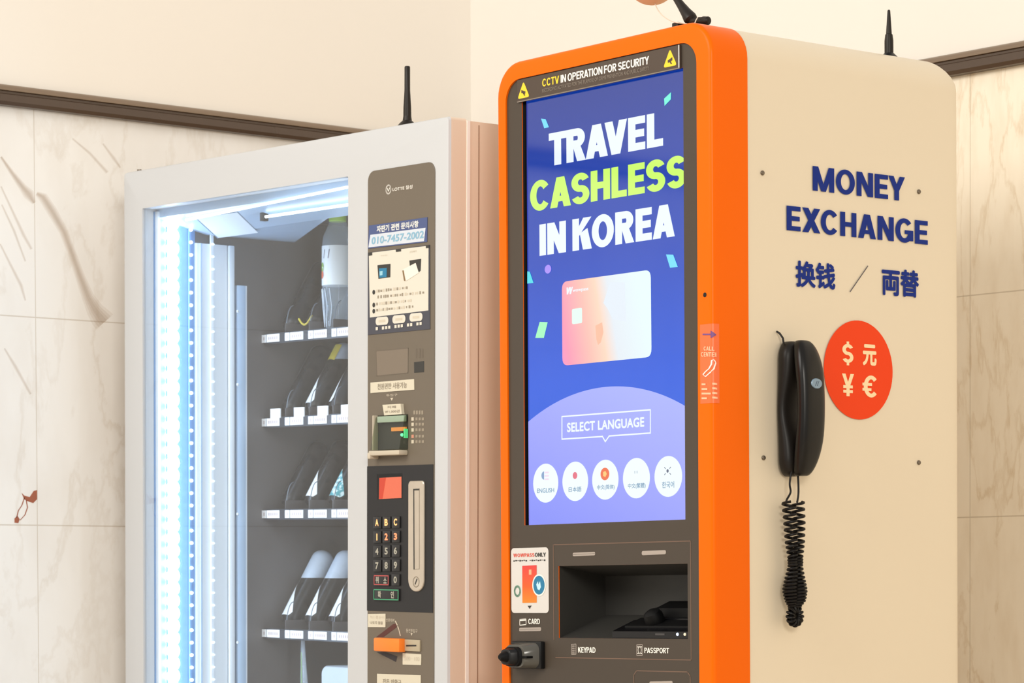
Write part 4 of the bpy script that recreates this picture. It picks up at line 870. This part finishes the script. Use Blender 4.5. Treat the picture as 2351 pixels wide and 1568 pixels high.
b = MB(); p = vpt(457, 1168, -.004); b.lathe([(0, 0), (.0028, .0), (.002, .002), (0, .0026)], (p[0], -.004, p[2]), (0, -1, 0), mat('green_lamp', (80, 255, 150), emit=(110, 255, 170), estr=1.6), 14); b.build('green_lamp', bs)
b = MB(); p, q = vpt(508, 1205, -.004), vpt(518, 1100, -.004); b.box(p[0], q[0], -.010, -.003, p[2], q[2], mat('green_edge', (80, 200, 130), emit=(70, 200, 120), estr=.4)); b.build('green_edge', bs)
# keypad block
c7 = crop(830, 1060, 4.61); KY = PYv-.0008; b = MB()
kz1 = (vf(844, 1070.8, KY)[2]+vf(993.8, 1066, KY)[2])/2; kz0 = (vf(844, 1402.8, KY)[2]+vf(994.5, 1405.8, KY)[2])/2; kx1 = vf(994, 1200, KY)[0]
b.box(pl+.0003, kx1, KY, PYv, kz0, kz1, M_ch); kp_ = b.build('keypad_block', pan, 'charcoal block with a lit key pad and coin plate')
b = MB(); q = v2([(162, 132), (432, 122), (432, 392), (165, 402)], c7, KY); b.fpoly(q, KY-.0002, M_blk)
q = v2([(190, 172), (425, 158), (425, 384), (186, 396)], c7, KY); b.fpoly(q, KY-.0004, mat('display_orange', (30, 8, 4), rough=.15, emit=(250, 118, 82), estr=.95)); q = v2([(192, 174), (262, 168), (226, 392), (188, 395)], c7, KY); b.fpoly(q, KY-.0006, mat('display_red', (30, 8, 4), rough=.15, emit=(232, 70, 40), estr=.9)); b.build('display', kp_, 'small glowing orange display')
M_key = mat('key_black', (30, 29, 30), rough=.35); K_or = mat('key_glow', (240, 170, 110), emit=(255, 176, 112), estr=1.0); K_rd = mat('key_glow_red', (240, 130, 90), emit=(255, 138, 92), estr=.95); K_gy = mat('key_grey', (170, 166, 152), rough=.5)
RK = mat('key_red_line', (176, 72, 70), rough=.5, emit=(176, 72, 70), estr=.25); GK = mat('key_green_line', (60, 150, 105), rough=.5, emit=(60, 150, 105), estr=.35)
KEYS = [[('A', K_or), ('B', K_or), ('C', K_or)], [('1', K_or), ('2', K_rd), ('3', K_rd)], [('4', K_gy), ('5', K_gy), ('6', K_gy)], [('7', K_gy), ('8', K_gy), ('9', K_gy)]]
def key(u0, v0, u1, v1, s, m, line=None):
    k = MB(); p, q = vf(*c7(u0, v1), KY), vf(*c7(u1, v0), KY); f = KY-.0026
    k.box(p[0], q[0], f, KY, p[2], q[2], M_key, .0008)
    w, h = q[0]-p[0], q[2]-p[2]
    if line: k.stroke(rect(p[0]+.002, q[0]-.002, p[2]+.002, q[2]-.002), .0015, f-.0003, line, True)
    n = len(s)
    for i, ch in enumerate(s):
        hw = .0012 if ch == '1' else .0042; xa = p[0]+w*((i+.5)/n); put(k, font_text(ch, .035), (xa-hw, p[2]+h*.22, xa+hw, p[2]+h*.80), f-.0003, m)
    k.build('key', kp_)
for r, row in enumerate(KEYS):
    for c, (s, m) in enumerate(row): x = 180+98*c; y = 645+152*r; key(x-44, y-62-3*c, x+40, y+64-3*c, s, m)
key(140, 1195, 306, 1312, '취소', K_gy, RK); key(330, 1190, 414, 1312, '0', K_gy); key(138, 1346, 410, 1468, '확인', K_gy, GK)
b = MB(); M_al = mat('worn_aluminium', (196, 184, 168), rough=.32, metal=.35, noise=.08, nscale=60); q = v2([(508, 205), (672, 195), (668, 1375), (510, 1390)], c7, KY); x0, x1 = q[0][0], q[1][0]; z0, z1 = q[2][1], q[0][1]
b.loft([ring3(rrect(x0, x1, z0, z1, .006, .018, 6), KY), ring3(rrect(x0, x1, z0, z1, .006, .018, 6), KY-.002), ring3(rrect(x0+.001, x1-.001, z0+.001, z1-.001, .006, .018, 6), KY-.003)], M_al, True, True)
q = v2([(552, 292), (612, 288), (612, 1135), (556, 1140)], c7, KY-.003); b.stroke(q, .0011, KY-.0033, M_faint, True); b.fpoly(v2([(548, 288), (612, 286), (612, 302), (550, 304)], c7, KY-.003), KY-.0034, M_ink); b.fpoly(v2([(549, 290), (558, 290), (562, 1138), (552, 1140)], c7, KY-.003), KY-.0034, M_ink)
cx, cz = v2([(578, 1272)], c7, KY-.003)[0]; b.stroke(ell(cx, cz, .0075, .008, 18), .0012, KY-.0033, M_faint, True); b.stroke([(cx-.002, cz-.003), (cx+.002, cz+.004)], .0022, KY-.0033, M_ink)
b.build('coin_plate', kp_, 'worn silver plate with a key lock')
# return lever and coin slot
b = MB(); LYv = -.016; q = v2([(308, 700), (800, 690), (800, 980), (312, 985)], c8, LYv); b.box(q[0][0], q[1][0], LYv, PYv, q[2][1], q[0][1], mat('lever_orange', (250, 130, 36), rough=.4), .0022); b.build('return_lever', pan, 'orange return lever')
b = MB(); q = v2([(905, 732), (1195, 727), (1195, 968), (908, 972)], c8, PYv-.003); b.box(q[0][0], q[1][0], PYv-.003, PYv, q[2][1], q[0][1], mat('slot_beige', (178, 164, 138), rough=.4), .0008)
q = v2([(940, 838), (1135, 838), (1135, 866), (940, 870)], c8, PYv-.003); b.fpoly(q, PYv-.0034, M_ink); b.build('coin_slot', pan, 'beige coin slot')
# ---- antenna on the vending machine
p = vf(935, 285, .045); zt = vf(935, 152, .045)[2]-VT
va = thing('antenna', 'short straight black antenna standing on the vending machine', 'antenna', VM @ Matrix.Translation((p[0], .045, VT)))
b = MB(); b.lathe([(.0064, .020), (.0062, zt*.35), (.0046, zt*.62), (.0045, zt*.985), (.0036, zt), (0, zt)], (0, 0, 0), (0, 0, 1), M_an, 20); b.build('whip', va)
b = MB(); b.lathe([(.0155, -.0002), (.0155, .006), (.012, .010), (.0075, .014), (.0064, .021), (0, .021)], (0, 0, 0), (0, 0, 1), M_an, 24); b.tube([(-.010, -.004, .004), (-.018, -.006, .004), (-.024, -.008, .0015)], .0018, M_an, 6); b.build('base', va)

# ================================================================= drinks on the shelves
M_clr = mat('clear_pet', (214, 228, 240), rough=.12, alpha=.26, spec=.7); M_liq = mat('dark_drink', (24, 21, 21), rough=.28, spec=.25); M_air = mat('frosted_air', (214, 228, 244), rough=.28, alpha=.72, spec=.6); M_cap = mat('lime_cap', (186, 232, 96), rough=.4); M_lb = mat('bottle_label', (236, 240, 240), rough=.45)
def tilted(x, ri, L, r, lvl, label, extra=None, m_lo=M_liq, sliver=80, m_sl=None, dy=0.0):
    """a round bottle leaning back in its lane; the dark drink stands level inside it"""
    zb = SHZ[ri]-.003; a = R_(58); ax = np.array((0, math.cos(a), math.sin(a))); c0 = np.array((x, YS+.016+r+dy, zb+r*math.cos(a)+.001))
    o = thing('drink_bottle', label, 'bottle', VM @ Matrix.Translation(tuple(c0)), 'bottles leaning on the vending shelves')
    q = MB(); prof = [(0, -.001), (r*.8, 0), (r*.97, .006), (r, .014)]+[(r, .014+(L-.014-r)*k/10) for k in range(1, 11)]+[(r*math.cos(R_(t)), L-r+r*.9*math.sin(R_(t))) for t in (15, 30, 45, 60, 75, 90)]
    q.lathe(prof, (0, 0, 0), ax, m_lo, 28)
    bm = bmesh.new(); vv = [bm.verts.new(p) for p in q.v]
    for f in q.f:
        try: bm.faces.new([vv[i] for i in f])
        except ValueError: pass
    bmesh.ops.bisect_plane(bm, geom=bm.verts[:]+bm.edges[:]+bm.faces[:], plane_co=(0, 0, lvl), plane_no=(0, 0, 1)); bm.verts.index_update()
    lo = MB(); hi = MB(); V = [v.co.copy() for v in bm.verts]
    fl = [([v.index for v in f.verts], f.calc_center_median().z) for f in bm.faces]; bm.free()
    lo.add(V, [f for f, z in fl if z <= lvl], m_lo, True); hi.add(V, [f for f, z in fl if z > lvl], M_air, True)
    lo.build('filled_part', o, 'dark lower part')
    if hi.f: hi.build('clear_top', o, 'pale clear upper part')
    if sliver:  # tapered strip paints in the lamp highlight; third shelf wears labels
        s = MB(); side = np.cross(ax, (1, 0, 0)); side /= np.linalg.norm(side); ex = np.array((1, 0, 0)); rings = []
        for k in range(9):
            t = k/8; h = .008+L*.42*t; wd = sliver*(1-t)**.8*(1 if t > .08 else .75)+2; row = []
            for j in range(7):
                an = R_(230+(wd+6)*j/6); row.append(ax*h+(r+.0006)*(ex*math.cos(an)+side*math.sin(an)))
            rings.append(row)
        n = 7; s.add([p for rr in rings for p in rr], [(i*n+j, i*n+j+1, (i+1)*n+j+1, (i+1)*n+j) for i in range(8) for j in range(6)], m_sl or M_lb, True); s.build('label_band', o, 'narrow label strip')
    if extra: extra(o, ax, r, L)
    return o
def mottled(name, c1, c2):
    m = mat(name, c1, rough=.45); nt = m.node_tree
    if 'mottle' in nt.nodes: return m
    nz = nt.nodes.new('ShaderNodeTexNoise'); nz.name = 'mottle'; nz.inputs['Scale'].default_value = 130; tc = nt.nodes.new('ShaderNodeTexCoord'); rp = nt.nodes.new('ShaderNodeValToRGB')
    rp.color_ramp.elements[0].position = .44; rp.color_ramp.elements[0].color = (*lin(c1), 1); rp.color_ramp.elements[1].position = .56; rp.color_ramp.elements[1].color = (*lin(c2), 1)
    nt.links.new(tc.outputs['Object'], nz.inputs['Vector']); nt.links.new(nz.outputs['Fac'], rp.inputs[0]); nt.links.new(rp.outputs[0], nt.nodes['Principled BSDF'].inputs['Base Color']); return m
ORD = ['leftmost', 'second from left', 'third from left', 'fourth from left']; SHN = ['top', 'second', 'third', 'fourth']
def shoulder_label(o, ax, r, L):
    s = MB(); side = np.cross(ax, (1, 0, 0)); side /= np.linalg.norm(side); rings = []
    for h in np.linspace(L*.68, L*.90, 6): rings.append([ax*h+(r+.0008)*(np.array((1, 0, 0))*math.cos(R_(t))+side*math.sin(R_(t))) for t in np.linspace(232, 300, 8)])
    s.add([p for q in rings for p in q], [(i*8+j, i*8+j+1, (i+1)*8+j+1, (i+1)*8+j) for i in range(5) for j in range(7)], mat('yellow_label', (214, 192, 60), rough=.5), True); s.build('label_patch', o, 'yellow label patch')
for i in range(4):
    tilted(LX[i]+.006, 3, .158, .0215, .085, ['leftmost', 'second from left', 'third from left', 'rightmost partly hidden'][i]+' dark leaning bottle with pale clear top on fourth shelf')
for i in range(3):
    tilted(LX[i]+.006, 1, .150, .0205, (.135, .098, .140)[i], ['leftmost dark leaning bottle on the second shelf above a white tag', 'leaning bottle with yellow label and pale top on second shelf', 'dark leaning bottle beside the door edge on second shelf'][i], shoulder_label if i == 1 else None, sliver=(0, 70, 40)[i])
for i in range(4):
    M_teal = mottled('teal_mottle', (60, 156, 164), (226, 246, 246)); tilted(LX[i]+.006, 2, .140, .0200, (.2, .2, .107, .2)[i], ['leftmost plain dark leaning bottle on third shelf', 'dark leaning bottle with white label strip on third shelf', 'dark bottle with pale level top and mottled teal label on third shelf', 'dark bottle at the door edge with mottled teal label on third shelf'][i], sliver=(0, 90, 112, 112)[i], m_sl=M_teal if i > 1 else None)
def dark_yellow(o, ax, r, L):
    s = MB(); c = ax*.012
    pts = [np.array((-.020+.040*t, -r-.002+.002*abs(t-.5), .016-.014*math.sin(math.pi*t)+.004*t)) for t in np.linspace(0, 1, 9)]
    s.tube(pts, .0018, mat('yellow_label', (214, 192, 60), rough=.5), 6); s.build('label_patch', o, 'yellow curved rim')
for i in range(2):
    tilted(LX[i]+.010, 0, .150, .0215, .4, ['dark leaning bottle at the far left of top shelf', 'dark leaning bottle with yellow rim on top shelf'][i], dark_yellow if i == 1 else None, sliver=0)
# upright bottle with the lime cap
p = (LX[2]+.002, 0, 0); o = thing('drink_bottle', 'upright clear bottle with lime green cap and white label on top shelf', 'bottle', VM @ Matrix.Translation((p[0], YS+.040, SHZ[0]-.003)))
zz = lambda v: vf(786, v, YS+.026)[2]-(SHZ[0]-.003)
q = MB(); h1, h2, h3, h4, h5 = zz(655), zz(560), zz(540), zz(512), zz(484)
q.lathe([(0, 0), (.019, .001), (.0215, .006), (.022, .012), (.0235, h1*.5), (.0275, h1*.96), (.028, h1), (.028, h2), (.0265, h3), (.0165, h4+.002), (.0145, h4+.006), (.0145, h5-.004), (0, h5-.004)], (0, 0, 0), (0, 0, 1), M_clr, 28); q.build('bottle_body', o)
q = MB(); q.lathe([(.0150, h4+.006), (.0158, h4+.007), (.0158, h5-.001), (.0145, h5), (0, h5)], (0, 0, 0), (0, 0, 1), M_cap, 28); q.build('cap', o, 'lime green cap')
q = MB(); q.lathe([(.0282, h1+.002), (.0284, h1+.003), (.0284, h2-.002), (.0282, h2-.001)], (0, 0, 0), (0, 0, 1), M_lb, 28)
for k, (m, az, ze, rw, rh) in enumerate(((mat('leaf_print', (150, 190, 90), rough=.5), 252, .46, .0060, .009), (mat('peach_print', (226, 110, 70), rough=.5), 252, .28, .0055, .007))):
    zc_ = h1+(h2-h1)*ze; rr_ = .0287+.0002*k; q.add([(rr_*math.cos(R_(az)+rw*math.cos(t)/rr_), rr_*math.sin(R_(az)+rw*math.cos(t)/rr_), zc_+rh*math.sin(t)) for t in np.linspace(0, 2*math.pi, 16, endpoint=False)], [tuple(range(16))], m)
for k in range(2):
    zc_ = h1+(h2-h1)*.78
    for j, az in enumerate((262, 285)):
        rr_ = .0288; q.add([(rr_*math.cos(R_(az+d_)), rr_*math.sin(R_(az+d_)), zc_+e_) for d_, e_ in ((0, -.008), (3, -.008), (9, .008), (6, .008))], [(0, 1, 2, 3)], mat('plum_print', (120, 112, 140), rough=.5))
q.build('label_band', o, 'white wrap label with a fruit drawing')
q = MB()
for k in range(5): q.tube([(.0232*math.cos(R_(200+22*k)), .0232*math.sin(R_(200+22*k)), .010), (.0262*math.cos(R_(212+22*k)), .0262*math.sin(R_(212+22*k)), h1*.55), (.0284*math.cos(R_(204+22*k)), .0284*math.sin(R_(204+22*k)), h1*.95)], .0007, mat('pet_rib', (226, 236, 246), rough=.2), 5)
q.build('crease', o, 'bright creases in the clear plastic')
# lowest row
p = vf(770, 1560, YS+.05); o = thing('snack_box', 'pale blue-grey box on the lowest shelf, its top just in frame', 'box', VM @ Matrix.Translation((LX[2]+.030, YS+.045, SHZ[4]-.003)))
zt = vf(760, 1528, YS+.03)[2]-(SHZ[4]-.003); q = MB(); q.loft([ring3(rrect(-.050, .045, 0, zt, .014, .004, 5), .03), ring3(rrect(-.052, .045, 0, zt, .014, .004, 5), -.02), ring3(rrect(-.050, .043, .002, zt-.002, .014, .004, 5), -.024)], mat('box_pale', (196, 208, 218), rough=.4), True, True, True); q.build('carton', o); q = MB(); q.box(-.046, .040, -.0255, -.0242, zt*.30, zt*.34, M_lb); q.build('print_line', o)
o = thing('drink_pouch', 'slender clear pouch with green and pink print on lowest shelf', 'pouch', VM @ Matrix.Translation((LX[1]-.004, YS+.024, SHZ[4]-.002)))
zt = vf(690, 1472, YS+.02)[2]-(SHZ[4]-.003); q = MB(); rings = []
for k in range(13):
    t = k/12; wd = .013*(1-.75*t**2)+.001; xo = .012*(1-t)**1.2-.006; rings.append([(xo+wd*math.cos(a), .008*math.sin(a)*(1-.6*t), zt*t) for a in np.linspace(0, 2*math.pi, 14, endpoint=False)])
q.loft(rings, M_clr, True, True, True); q.build('pouch_body', o)
q = MB(); q.tube([(.020, -.007, 0), (.012, -.0075, zt*.35), (-.002, -.006, zt*.65), (-.006, -.003, zt*.9)], .0012, mat('leafy_print', (136, 168, 120), rough=.5), 6); q.tube([(.008, -.009, 0), (.004, -.0085, zt*.35), (-.004, -.006, zt*.6)], .0012, mat('pink_stripe', (196, 160, 168), rough=.5), 6); q.build('print_stripe', o)
